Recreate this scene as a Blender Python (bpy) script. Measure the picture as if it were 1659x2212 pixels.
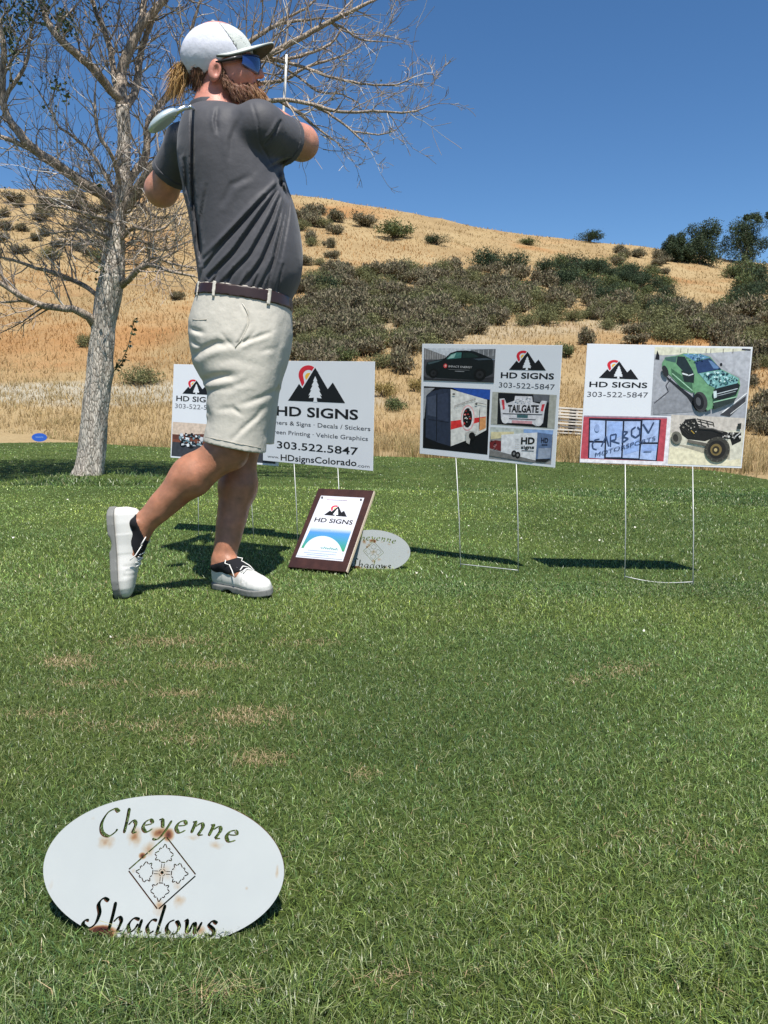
import bpy, bmesh, math, random
import numpy as np
from mathutils import Vector, Matrix, geometry

for o in list(bpy.data.objects): bpy.data.objects.remove(o)
SC = bpy.context.scene
COL = SC.collection
RNG = np.random.default_rng(7)
random.seed(7)
R = math.radians

# ------------------------------------------------------------------ camera
F = 1659.0; PITCH = R(7.28); CH = 0.6
CP, SP = math.cos(PITCH), math.sin(PITCH)
cam = bpy.data.cameras.new('camera'); cam.sensor_fit = 'HORIZONTAL'
cam.sensor_width = 36.0; cam.lens = 36.0; cam.clip_start = 0.02; cam.clip_end = 2000
cam_o = bpy.data.objects.new('camera', cam); COL.objects.link(cam_o)
cam_o.location = (0, 0, CH); cam_o.rotation_euler = (math.pi/2 - PITCH, 0, 0)
SC.camera = cam_o

# ------------------------------------------------------------------ sky and sun
TO_SUN = Vector((0.13, -0.46, 1.0)).normalized()
w = bpy.data.worlds.new('World'); SC.world = w; w.use_nodes = True
nt = w.node_tree; nt.nodes.clear()
sky = nt.nodes.new('ShaderNodeTexSky'); sky.sky_type = 'NISHITA'; sky.sun_disc = False
sky.sun_elevation = math.asin(TO_SUN.z); sky.sun_rotation = math.atan2(TO_SUN.x, TO_SUN.y)
sky.altitude = 1900; sky.air_density = 1.0; sky.dust_density = 0.15; sky.ozone_density = 2.5
bg = nt.nodes.new('ShaderNodeBackground'); bg.inputs['Strength'].default_value = 0.098
out = nt.nodes.new('ShaderNodeOutputWorld')
hs = nt.nodes.new('ShaderNodeHueSaturation'); hs.inputs['Saturation'].default_value = 1.2
nt.links.new(sky.outputs[0], hs.inputs['Color']); nt.links.new(hs.outputs[0], bg.inputs[0]); nt.links.new(bg.outputs[0], out.inputs[0])
sl = bpy.data.lights.new('sun', 'SUN'); sl.energy = 5.0; sl.angle = R(0.53); sl.color = (1.0, 0.955, 0.89)
so = bpy.data.objects.new('sun', sl); COL.objects.link(so)
so.rotation_euler = (-TO_SUN).to_track_quat('-Z', 'Y').to_euler(); so.location = (0, -3, 8)
vs = SC.view_settings; vs.view_transform = 'Standard'; vs.look = 'None'; vs.exposure = 0.5; vs.gamma = 1.0; vs.use_curve_mapping = False

# ------------------------------------------------------------------ pixel directions -> points (1659 x 2212 grid of the photo)
def ray(u, v):
    x = (np.asarray(u, float)-829.5)/F; y = (1106-np.asarray(v, float))/F
    return np.stack([x, CP+y*SP, y*CP-SP], -1)
def P(u, v, Y):
    d = ray(u, v); return np.array([0, 0, CH]) + d*(np.asarray(Y, float)/d[..., 1])[..., None]
def G(u, v, z0=0.0):
    d = ray(u, v); return np.array([0, 0, CH]) + d*((z0-CH)/d[..., 2])[..., None]
def proj(p):
    p = np.asarray(p); z = p[..., 2]-CH; d = p[..., 1]*CP - z*SP
    return 829.5+F*p[..., 0]/d, 1106-F*(z*CP+p[..., 1]*SP)/d
def srgb(r, g, b):
    f = lambda c: (c/255/12.92) if c/255 <= .04045 else ((c/255+.055)/1.055)**2.4
    return (f(r), f(g), f(b))
def sstep(a, b, x):
    t = np.clip((x-a)/(b-a), 0, 1); return t*t*(3-2*t)

# value noise on arrays
_perm = RNG.random((256, 256))
def vnoise(x, y):
    xi = np.floor(x).astype(int); yi = np.floor(y).astype(int); fx = x-xi; fy = y-yi
    fx = fx*fx*(3-2*fx); fy = fy*fy*(3-2*fy)
    g = lambda a, b: _perm[a % 256, b % 256]
    return (g(xi, yi)*(1-fx)+g(xi+1, yi)*fx)*(1-fy)+(g(xi, yi+1)*(1-fx)+g(xi+1, yi+1)*fx)*fy
def fbm(x, y, o=4):
    s = 0; a = .5
    for i in range(o): s = s+a*vnoise(x*2**i+17*i, y*2**i+31*i); a *= .5
    return s/(1-.5**o)

# ------------------------------------------------------------------ materials
def mat(name, col=(.5, .5, .5), rough=.6, spec=.3, metal=0.0, attr=None, noise=None, bump=None, trans=0.0, sheen=0, coat=0):
    """Principled material; attr = colour attribute name; noise=(scale, amount); bump=(scale, strength, distance)"""
    m = bpy.data.materials.new(name); m.use_nodes = True; n = m.node_tree; b = n.nodes['Principled BSDF']; L = n.links.new
    b.inputs['Base Color'].default_value = (*col, 1); b.inputs['Roughness'].default_value = rough
    b.inputs['Specular IOR Level'].default_value = spec; b.inputs['Metallic'].default_value = metal
    if sheen: b.inputs['Sheen Weight'].default_value = sheen
    if coat: b.inputs['Coat Weight'].default_value = coat; b.inputs['Coat Roughness'].default_value = .08
    tc = n.nodes.new('ShaderNodeTexCoord'); src = None
    if attr:
        a = n.nodes.new('ShaderNodeVertexColor'); a.layer_name = attr; src = a.outputs['Color']
        L(src, b.inputs['Base Color'])
    if noise:
        t = n.nodes.new('ShaderNodeTexNoise'); t.inputs['Scale'].default_value = noise[0]; t.inputs['Detail'].default_value = 5
        L(tc.outputs['Object'], t.inputs['Vector'])
        mr = n.nodes.new('ShaderNodeMapRange'); mr.inputs[1].default_value = .25; mr.inputs[2].default_value = .75
        mr.inputs[3].default_value = 1-noise[1]; mr.inputs[4].default_value = 1+noise[1]; L(t.outputs[0], mr.inputs[0])
        mx = n.nodes.new('ShaderNodeMix'); mx.data_type = 'RGBA'; mx.blend_type = 'MULTIPLY'; mx.inputs[0].default_value = 1
        if src: L(src, mx.inputs[6])
        else: mx.inputs[6].default_value = (*col, 1)
        cc = n.nodes.new('ShaderNodeCombineColor'); [L(mr.outputs[0], cc.inputs[i]) for i in range(3)]
        L(cc.outputs[0], mx.inputs[7]); L(mx.outputs[2], b.inputs['Base Color']); src = mx.outputs[2]
    if bump:
        t = n.nodes.new('ShaderNodeTexNoise'); t.inputs['Scale'].default_value = bump[0]; t.inputs['Detail'].default_value = 6
        L(tc.outputs['Object'], t.inputs['Vector']); bp = n.nodes.new('ShaderNodeBump')
        bp.inputs['Strength'].default_value = bump[1]; bp.inputs['Distance'].default_value = bump[2]
        L(t.outputs[0], bp.inputs['Height']); L(bp.outputs[0], b.inputs['Normal'])
    if trans:
        tr = n.nodes.new('ShaderNodeBsdfTranslucent'); ms = n.nodes.new('ShaderNodeMixShader'); ms.inputs[0].default_value = trans
        if src: L(src, tr.inputs[0])
        else: tr.inputs[0].default_value = (*col, 1)
        o = n.nodes['Material Output']; L(b.outputs[0], ms.inputs[1]); L(tr.outputs[0], ms.inputs[2]); L(ms.outputs[0], o.inputs[0])
    return m

# ------------------------------------------------------------------ mesh helpers
def mesh_np(name, V, faces, nper, colors=None, smooth=False):
    """V (n,3) array, faces (m,nper) int array; colors (n,3) per vertex"""
    me = bpy.data.meshes.new(name); V = np.asarray(V, np.float32); faces = np.asarray(faces, np.int32)
    m = len(faces)
    me.vertices.add(len(V)); me.vertices.foreach_set('co', V.ravel())
    me.loops.add(m*nper); me.loops.foreach_set('vertex_index', faces.ravel())
    me.polygons.add(m); me.polygons.foreach_set('loop_start', np.arange(0, m*nper, nper, dtype=np.int32))
    if smooth: me.polygons.foreach_set('use_smooth', np.ones(m, bool))
    if colors is not None:
        ca = me.color_attributes.new('col', 'FLOAT_COLOR', 'POINT')
        c4 = np.ones((len(V), 4), np.float32); c4[:, :3] = colors; ca.data.foreach_set('color', c4.ravel())
    me.update(calc_edges=True); me.validate(clean_customdata=False)
    return me
def mesh_py(name, V, faces, smooth=False):
    me = bpy.data.meshes.new(name); me.from_pydata([tuple(map(float, v)) for v in V], [], [tuple(map(int, f)) for f in faces]); me.update()
    if smooth:
        for p in me.polygons: p.use_smooth = True
    return me
def obj(name, me, m=None, parent=None, smooth=None):
    o = bpy.data.objects.new(name, me); COL.objects.link(o)
    if m is not None and me is not None:
        for k in (m if isinstance(m, (list, tuple)) else [m]): me.materials.append(k)
    if parent is not None: o.parent = parent
    return o
def tag(o, label, cat, group=None):
    o['label'] = label; o['category'] = cat
    if group: o['group'] = group
    return o
def thing(name, label, cat, loc=(0, 0, 0), rot=(0, 0, 0), group=None):
    o = bpy.data.objects.new(name, None); COL.objects.link(o); o.empty_display_size = .1
    o.location = loc; o.rotation_euler = rot; return tag(o, label, cat, group)
def kind(o, k): o['kind'] = k; return o

def tube(pts, rad, n=8, cap=True):
    """swept tube, returns V,F(list). rad scalar or per-point"""
    pts = [Vector(p) for p in pts]; k = len(pts); rad = [rad]*k if np.isscalar(rad) else list(rad)
    V = []; Fc = []; up = None
    for i, p in enumerate(pts):
        t = (pts[min(i+1, k-1)]-pts[max(i-1, 0)]).normalized()
        if up is None: up = t.orthogonal().normalized()
        up = (up - t*up.dot(t)); up = up.normalized() if up.length > 1e-6 else t.orthogonal().normalized()
        s = t.cross(up)
        for j in range(n):
            a = 2*math.pi*j/n; V.append(p+(up*math.cos(a)+s*math.sin(a))*rad[i])
    for i in range(k-1):
        for j in range(n):
            Fc.append((i*n+j, i*n+(j+1) % n, (i+1)*n+(j+1) % n, (i+1)*n+j))
    if cap: Fc.append(tuple(range(n-1, -1, -1))); Fc.append(tuple(range((k-1)*n, k*n)))
    return V, Fc
def tubes(name, lst, n=8, smooth=True):
    V = []; Fc = []
    for pts, r in lst:
        v, f = tube(pts, r, n); b = len(V); V += v; Fc += [tuple(i+b for i in q) for q in f]
    return mesh_py(name, V, Fc, smooth)
def box_mesh(name, sx, sy, sz, bev=.0, c=(0, 0, 0)):
    bm = bmesh.new(); bmesh.ops.create_cube(bm, size=1, matrix=Matrix.Translation(c) @ Matrix.Diagonal((sx, sy, sz, 1)))
    if bev: bmesh.ops.bevel(bm, geom=list(bm.edges), offset=bev, segments=2, affect='EDGES', profile=.5)
    me = bpy.data.meshes.new(name); bm.to_mesh(me); bm.free(); return me
# ================================================================== TERRAIN
ridge_px = [(-700, 470), (-300, 425), (0, 404), (100, 405), (220, 412), (420, 412), (640, 416), (720, 428), (800, 441), (900, 460), (1000, 481), (1100, 500),
            (1250, 517), (1400, 532), (1500, 546), (1659, 566), (2000, 610), (2600, 680)]
YR = 112.0; Y0 = 19.0
_rp = np.array([P(u, v, YR) for u, v in ridge_px]); _ra = _rp[:, 0]/YR; _rz = _rp[:, 2]
def terrain_z(x, y):
    x = np.asarray(x, float); y = np.asarray(y, float)
    a = x/np.maximum(y, 12.0); zr = np.interp(a, _ra, _rz)
    t = np.clip((y-Y0)/(YR-Y0), 0, 1)
    prof = t**1.28
    prof = prof*(1-.0*t)
    z = -0.16 + zr*prof
    z = z + sstep(24, 60, y)*(fbm(x*.045+5, y*.045+9, 3)-.5)*2.0*(1-sstep(95, 112, y))
    z = z + sstep(20, 35, y)*(fbm(x*.25, y*.25, 3)-.5)*.5
    over = np.maximum(y-YR, 0); z = z - over*.10 - np.minimum(over, 40)**2*.004
    return z
# -------- lawn: tee plateau in front, a lower fairway apron behind
def tee_edge(x): return np.interp(x, [-12, -3.2, -.5, .9, 2.3, 4.5, 9], [7.6, 6.1, 6.0, 5.6, 4.75, 3.6, 2.2])
TREE = np.array([-2.98, 7.8])
def lawn_z(x, y):
    x = np.asarray(x, float); y = np.asarray(y, float); te = tee_edge(x)
    z = -.12*sstep(0, .9, y-te) + .02*np.exp(-((y-te+.05)/.3)**2)
    r2 = (x-TREE[0])**2+(y-TREE[1])**2
    z = z + .11*np.exp(-r2/.55) + sstep(5.5, 9, y)*(fbm(x*.5, y*.5, 2)-.5)*.05
    return z
_le = np.array([G(u, v, -.12) for u, v in [(0, 951), (200, 957), (380, 967), (560, 984), (800, 986), (1000, 988), (1215, 996), (1450, 1011), (1600, 1024), (1659, 1036)]])
_lx = np.concatenate([[-30, -17], _le[:, 0], [7, 12]]); _ly = np.concatenate([[27, 25], _le[:, 1], [7.2, 6]])
def lawn_far(x): return np.interp(x, _lx, _ly)
def hit(u, v, f=terrain_z, y0=9.0, y1=125.0):
    """where the ray through a pixel meets the terrain"""
    d = ray(u, v); ys = np.concatenate([np.arange(y0, 30, .05), np.arange(30, y1, .25)])
    p = np.array([0, 0, CH])+d[None]*(ys/d[1])[:, None]
    below = p[:, 2] < f(p[:, 0], p[:, 1]); i = np.argmax(below)
    if not below.any(): i = len(ys)-1
    q = p[i]; return np.array([q[0], q[1], f(q[0], q[1])])

def nodes_ground(name, kindof):
    m = bpy.data.materials.new(name); m.use_nodes = True; n = m.node_tree; L = n.links.new; b = n.nodes['Principled BSDF']
    b.inputs['Roughness'].default_value = .95; b.inputs['Specular IOR Level'].default_value = .1
    tc = n.nodes.new('ShaderNodeTexCoord')
    def nz(s, d=6, r=.6, mapscale=None):
        t = n.nodes.new('ShaderNodeTexNoise'); t.inputs['Scale'].default_value = s; t.inputs['Detail'].default_value = d; t.inputs['Roughness'].default_value = r
        if mapscale:
            mp = n.nodes.new('ShaderNodeMapping'); mp.inputs['Scale'].default_value = mapscale; L(tc.outputs['Object'], mp.inputs['Vector']); L(mp.outputs[0], t.inputs['Vector'])
        else: L(tc.outputs['Object'], t.inputs['Vector'])
        return t
    def ramp(src, stops):
        r = n.nodes.new('ShaderNodeValToRGB'); L(src, r.inputs[0]); e = r.color_ramp.elements
        while len(e) < len(stops): e.new(.5)
        for k, (p, c) in enumerate(stops): e[k].position = p; e[k].color = (*c, 1)
        return r.outputs[0]
    def mix(f, a, c, bt='MIX'):
        x = n.nodes.new('ShaderNodeMix'); x.data_type = 'RGBA'; x.blend_type = bt
        if np.isscalar(f): x.inputs[0].default_value = f
        else: L(f, x.inputs[0])
        L(a, x.inputs[6]); L(c, x.inputs[7]); return x.outputs[2]
    if kindof == 'hill':
        base = ramp(nz(.13, 8, .65).outputs[0], [(.3, (.26, .18, .09)), (.5, (.345, .25, .13)), (.68, (.39, .30, .165))])
        red = ramp(nz(.07, 4).outputs[0], [(.53, (1, 1, 1)), (.68, (.98, .74, .60))])
        c = mix(1.0, base, red, 'MULTIPLY')
        fine = ramp(nz(9, 8, .75).outputs[0], [(.3, (.78, .78, .76)), (.7, (1.12, 1.1, 1.08))])
        c = mix(1.0, c, fine, 'MULTIPLY')
        at = n.nodes.new('ShaderNodeVertexColor'); at.layer_name = 'col'
        pale = ramp(nz(1.2, 6).outputs[0], [(.35, (.30, .27, .20)), (.65, (.42, .39, .31))])
        sp = n.nodes.new('ShaderNodeSeparateColor'); L(at.outputs[0], sp.inputs[0])
        c = mix(sp.outputs[0], c, pale)
        bs, bd = 2.5, .25
    else:
        base = ramp(nz(1.6, 7, .6).outputs[0], [(.3, (.05, .075, .021)), (.55, (.075, .108, .03)), (.75, (.10, .138, .04))])
        fine = ramp(nz(90, 8, .8, (1, .6, 1)).outputs[0], [(.32, (.45, .47, .42)), (.68, (1.35, 1.3, 1.2))])
        c = mix(1.0, base, fine, 'MULTIPLY'); bs, bd = 70, .02
    L(c, b.inputs['Base Color'])
    bp = n.nodes.new('ShaderNodeBump'); bp.inputs['Strength'].default_value = .6; bp.inputs['Distance'].default_value = bd
    L(nz(bs, 8, .7).outputs[0], bp.inputs['Height']); L(bp.outputs[0], b.inputs['Normal'])
    return m
M_HILL = nodes_ground('dry_hill_ground', 'hill'); M_LAWN = nodes_ground('mown_turf', 'lawn')

def grid_mesh(name, X, Y, Z, C=None, smooth=True):
    ny, nx = X.shape; V = np.stack([X, Y, Z], -1).reshape(-1, 3)
    i = (np.arange(ny-1)[:, None]*nx+np.arange(nx-1)[None]).ravel()
    return mesh_np(name, V, np.stack([i, i+1, i+nx+1, i+nx], -1), 4, None if C is None else C.reshape(-1, 3), smooth)
ys = np.concatenate([np.arange(-120, 4, 12), np.arange(4, 40, .7), np.arange(40, 130, 1.3), np.arange(130, 420, 14)])
xs = np.concatenate([np.arange(-420, -100, 20), np.arange(-100, 100.1, 1.3), np.arange(110, 430, 20)])
X, Y = np.meshgrid(xs, ys)
Z = terrain_z(X, Y)
def seg_mask(X, Y, pts, wd):
    d = np.full(X.shape, 1e9)
    for (ax, ay), (bx, by) in zip(pts[:-1], pts[1:]):
        t = np.clip(((X-ax)*(bx-ax)+(Y-ay)*(by-ay))/((bx-ax)**2+(by-ay)**2+1e-9), 0, 1)
        d = np.minimum(d, np.hypot(X-ax-t*(bx-ax), Y-ay-t*(by-ay)))
    return 1-sstep(wd*.5, wd, d)
path_pts = [tuple(hit(u, v)[:2]) for u, v in [(-250, 862), (0, 853), (110, 846), (260, 856), (360, 846), (520, 850), (700, 862)]]
mk = seg_mask(X, Y, path_pts, 2.6)*.9
path2 = [tuple(hit(u, v)[:2]) for u, v in [(650, 700), (760, 690), (1000, 726), (1120, 712), (1300, 705)]]
mk = np.maximum(mk, .35*seg_mask(X, Y, path2, 3.0))
g = obj('hillside_ground', grid_mesh('hillside_ground', X, Y, Z, np.stack([mk, mk, mk], -1)), M_HILL); kind(g, 'structure')
# lawn sheet
tx = np.concatenate([np.arange(-24, -8, .5), np.arange(-8, 8.01, .16)]); ty = np.linspace(0, 1, 150)
X = np.repeat(tx[None], len(ty), 0); yf = lawn_far(tx)+.25*(fbm(tx*1.3, tx*0+3, 3)-.5)
Y = -3+(yf+3)[None]*ty[:, None]; Z = lawn_z(X, Y)
g = obj('lawn', grid_mesh('lawn', X, Y, Z), M_LAWN); kind(g, 'structure')

# ================================================================== GRASS BLADES (uncountable: one object per kind of grass)
def blades(name, XY, Z, length, width, lean, azim, colr, coltip, segs=2, m=None, curl=.5, tipfrac=.18):
    """one tapered, bent blade per root. all args are arrays over roots"""
    n = len(XY); root = np.column_stack([XY, Z])
    d = np.stack([np.cos(azim), np.sin(azim), np.zeros(n)], -1)
    s = np.stack([-np.sin(azim+RNG.normal(0, .9, n)), np.cos(azim+RNG.normal(0, .9, n)), np.zeros(n)], -1)
    s /= np.linalg.norm(s, axis=1)[:, None]
    V = []; C = []
    for k in range(segs+1):
        t = k/segs; an = lean*(t*(1-curl)+curl*t*t)
        off = d*(np.sin(an)*length*t)[:, None]; off[:, 2] = np.cos(an*.9)*length*t
        wv = width*(1-t*(1-tipfrac))*.5
        V += [root+off-s*wv[:, None], root+off+s*wv[:, None]]
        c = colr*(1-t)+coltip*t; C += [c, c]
    V = np.stack(V, 1).reshape(-1, 3); C = np.stack(C, 1).reshape(-1, 3); k2 = 2*(segs+1)
    base = np.arange(n)*k2; Fs = [np.stack([base+2*k, base+2*k+1, base+2*k+3, base+2*k+2], -1) for k in range(segs)]
    me = mesh_np(name, V, np.concatenate(Fs), 4, C); return me
M_BLADE = mat('grass_blades', attr='col', rough=.38, spec=.5, trans=.2)
M_STRAW = mat('dry_grass_blades', attr='col', rough=.7, spec=.2, trans=.25)

def fan(n, y0, y1, pw, margin=.5, spread=.66):
    """random roots in the fan in front of the camera, density ~ 1/y**pw"""
    u = RNG.random(n)
    if abs(pw-2) < 1e-6: y = y0*(y1/y0)**u
    else: k = 2-pw; y = (y0**k+u*(y1**k-y0**k))**(1/k)
    x = (RNG.random(n)*2-1)*(y*spread+margin); return x, y
x, y = fan(360000, .55, 2.7, 1.6)
x1, y1 = fan(310000, 2.5, 7.5, 1.75)
x2, y2 = fan(125000, 6.5, 24, 1.9, 1.2)
x = np.concatenate([x, x1, x2]); y = np.concatenate([y, y1, y2])
keep = y < lawn_far(x)-.02
FOOT = []   # footprints where no blade grows through (soles), filled below
FOOT = [(G(272, 1289)[:2], .055), (G(480, 1272)[:2], .05), (G(510, 1279)[:2], .05), (G(540, 1283)[:2], .05), (G(567, 1286)[:2], .05)]
for c0, r0 in FOOT: keep &= (x-c0[0])**2+(y-c0[1])**2 > r0*r0
x = x[keep]; y = y[keep]; n = len(x)
z = lawn_z(x, y)
pn = fbm(x*2.2, y*2.2, 4); pn2 = fbm(x*.7+40, y*.7+11, 3); pn3 = vnoise(x*14, y*14)
wd = np.maximum(.0014, .00095*y)*RNG.uniform(.7, 1.35, n)
ln = RNG.uniform(.009, .019, n)*(1+.25*(pn-.5))*np.where(y > 6, 1.3, 1)
un, vn = proj(np.column_stack([x, y, z]))
long_zone = sstep(2040, 2130, vn-(1659-un)*.0+np.interp(un, [0, 700, 1200, 1659], [-60, -40, 0, 30])) * sstep(0.35, .6, fbm(x*6, y*6, 2))
ln = ln*(1+.9*long_zone)
tr = np.hypot(x-TREE[0], y-TREE[1]); ln = np.where(tr < .75, ln*2.2, ln)
lean = np.clip(RNG.normal(.95, .42, n), .05, 1.55); az = RNG.uniform(0, 6.283, n)+.8*(pn2-.5)
pa = np.clip((pn-.5)*2.2+.5, 0, 1)[:, None]; pb_ = np.clip((pn2-.5)*2.0+.5, 0, 1)[:, None]
greens = (np.array([[.112, .192, .058]])*(1-pa)+np.array([[.185, .255, .062]])*pa)*(0.72+.62*pb_)
big = fbm(x*.35+3, y*.35+60, 3)[:, None]; greens = greens*(1+(big-.5)*np.array([[1.1, .75, .5]]))
te_d = y-tee_edge(x); band = sstep(-2.6, -1.6, te_d+.55*np.clip(x, 0, 3))*sstep(.1, -.05, te_d)*sstep(1.6, .2, x); greens = greens*(1+.34*band[:, None]*np.array([[1.1, 1, .9]])); ln = ln*(1-.3*band)
rough = sstep(.15, .5, te_d)*sstep(7, 4, te_d); greens = greens*(1-.25*rough[:, None]*np.array([[1.2, .9, 1]]))
hue = RNG.normal(0, 1, n)[:, None]
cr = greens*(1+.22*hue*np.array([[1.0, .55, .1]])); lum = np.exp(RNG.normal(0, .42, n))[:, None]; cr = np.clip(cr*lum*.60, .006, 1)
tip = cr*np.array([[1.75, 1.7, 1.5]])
pale = RNG.random(n) < .17; tip[pale] = np.array([.46, .49, .25])*RNG.uniform(.7, 1.15, (pale.sum(), 1)); cr[pale] *= 1.4
straw = RNG.random(n) < (.012+.05*sstep(.62, .8, pn2))
# worn divots and dry patches seen on the tee
dry = np.zeros(n)
for (u, v, ru, rv, s) in [(155, 1430, 55, 12, .8), (540, 1548, 75, 15, .9), (560, 1640, 45, 14, .9), (390, 1500, 60, 7, .6), (350, 1388, 110, 9, .45), (215, 1480, 80, 8, .5),
                          (440, 1440, 70, 8, .5), (1350, 1450, 45, 14, .5), (785, 1675, 25, 10, .6), (420, 1600, 60, 10, .4), (100, 1545, 80, 7, .5), (850, 2120, 60, 16, .35),
                          (1250, 1470, 30, 6, .6), (660, 1390, 60, 8, .35), (470, 2160, 60, 14, .5), (300, 1570, 120, 10, .4), (1500, 1820, 200, 30, .12)]:
    dry = np.maximum(dry, s*np.exp(-(((un-u)/ru)**2+((vn-v)/rv)**2)*.8))
dry = np.clip(dry*1.5, 0, .95)*(.45+1.0*pn3); straw |= RNG.random(n) < dry
cr[straw] = np.array([.30, .22, .11])*RNG.uniform(.6, 1.3, (straw.sum(), 1)); tip[straw] = np.array([.56, .44, .25])*RNG.uniform(.6, 1.15, (straw.sum(), 1))
lean[straw] += .35
cp = (RNG.random(n) < .00035) & (y < 3.5); ln[cp] = RNG.uniform(.018, .042, cp.sum()); lean[cp] = 1.5; z = z+np.where(cp, .012, 0); wd[cp] *= 1.0   # loose clippings lying on top
cr[cp] = np.array([.36, .35, .17])*RNG.uniform(.7, 1.2, (cp.sum(), 1)); tip[cp] = cr[cp]*1.1
nr = y < 2.7; XY = np.column_stack([x, y])
sel_ = lambda q, k: q[k]
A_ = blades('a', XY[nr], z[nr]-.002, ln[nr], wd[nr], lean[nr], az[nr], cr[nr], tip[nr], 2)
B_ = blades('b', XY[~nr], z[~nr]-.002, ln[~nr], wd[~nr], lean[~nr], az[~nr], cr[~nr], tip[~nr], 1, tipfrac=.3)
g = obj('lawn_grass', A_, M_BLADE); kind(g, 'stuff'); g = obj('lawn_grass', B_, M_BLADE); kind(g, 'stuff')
# ================================================================== THE HALF-DEAD TREE
TY = float(TREE[1]); tz = float(lawn_z(*TREE))
def TP(u, v, dy=0.0): return P(u, v, TY+dy)
TS = TY/F*1.02   # metres per picture unit at the tree
def bark():
    m = bpy.data.materials.new('grey_furrowed_bark'); m.use_nodes = True; n = m.node_tree; L = n.links.new; b = n.nodes['Principled BSDF']; b.inputs['Roughness'].default_value = .9; b.inputs['Specular IOR Level'].default_value = .15
    tc = n.nodes.new('ShaderNodeTexCoord'); mp = n.nodes.new('ShaderNodeMapping'); mp.inputs['Scale'].default_value = (1, 1, .28); L(tc.outputs['Object'], mp.inputs[0])
    vo = n.nodes.new('ShaderNodeTexVoronoi'); vo.feature = 'DISTANCE_TO_EDGE'; vo.inputs['Scale'].default_value = 55; nz = n.nodes.new('ShaderNodeTexNoise'); nz.inputs['Scale'].default_value = 14; nz.inputs['Detail'].default_value = 8
    L(mp.outputs[0], nz.inputs['Vector']); ad = n.nodes.new('ShaderNodeMixRGB'); ad.inputs[0].default_value = .05; L(mp.outputs[0], ad.inputs[1]); L(nz.outputs['Color'], ad.inputs[2]); L(ad.outputs[0], vo.inputs['Vector'])
    r = n.nodes.new('ShaderNodeValToRGB'); e = r.color_ramp.elements; e[0].position = .0; e[0].color = (.15, .13, .11, 1); e[1].position = .17; e[1].color = (.68, .635, .57, 1); L(vo.outputs['Distance'], r.inputs[0])
    r2 = n.nodes.new('ShaderNodeValToRGB'); e = r2.color_ramp.elements; e[0].position = .3; e[0].color = (.62, .58, .54, 1); e[1].position = .7; e[1].color = (1.1, 1.06, 1, 1); L(nz.outputs[0], r2.inputs[0])
    mx = n.nodes.new('ShaderNodeMixRGB'); mx.blend_type = 'MULTIPLY'; mx.inputs[0].default_value = 1; L(r.outputs[0], mx.inputs[1]); L(r2.outputs[0], mx.inputs[2]); L(mx.outputs[0], b.inputs['Base Color'])
    bp = n.nodes.new('ShaderNodeBump'); bp.inputs['Strength'].default_value = .9; bp.inputs['Distance'].default_value = .012; L(vo.outputs['Distance'], bp.inputs['Height']); L(bp.outputs[0], b.inputs['Normal']); return m
M_BARK = bark(); M_LIMB = bark(); M_LIMB.name = 'brownish_limb_bark'; [setattr(n_.color_ramp.elements[1], 'color', (.50, .43, .36, 1)) for n_ in M_LIMB.node_tree.nodes if n_.type == 'VALTORGB' and n_.color_ramp.elements[1].position < .2]; M_TWIG = mat('dry_twig_bark', attr='col', rough=.85, spec=.2)
M_LEAF = mat('dull_green_leaf', attr='col', rough=.5, spec=.35, trans=.25)
tree = thing('cottonwood_tree', 'half dead bare branched tree with grey furrowed trunk behind the person', 'tree', (TREE[0], TREE[1], tz))
TO = np.array([TREE[0], TREE[1], tz])
rr = random.Random(11)
trunk = [(190, 1046, 36, 0), (191, 1030, 33, 0), (196, 1000, 29, 0), (204, 900, 26.5, 0), (215, 800, 25, 0), (222, 740, 24.5, 0), (224, 700, 23.5, 0), (233, 640, 25.5, 0), (242, 595, 24, 0), (245, 540, 21, 0), (250, 490, 19, 0), (258, 440, 16, 0), (264, 390, 14, 0), (267, 330, 13, 0), (268, 280, 12.5, 0), (264, 230, 13, 0)]
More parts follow.
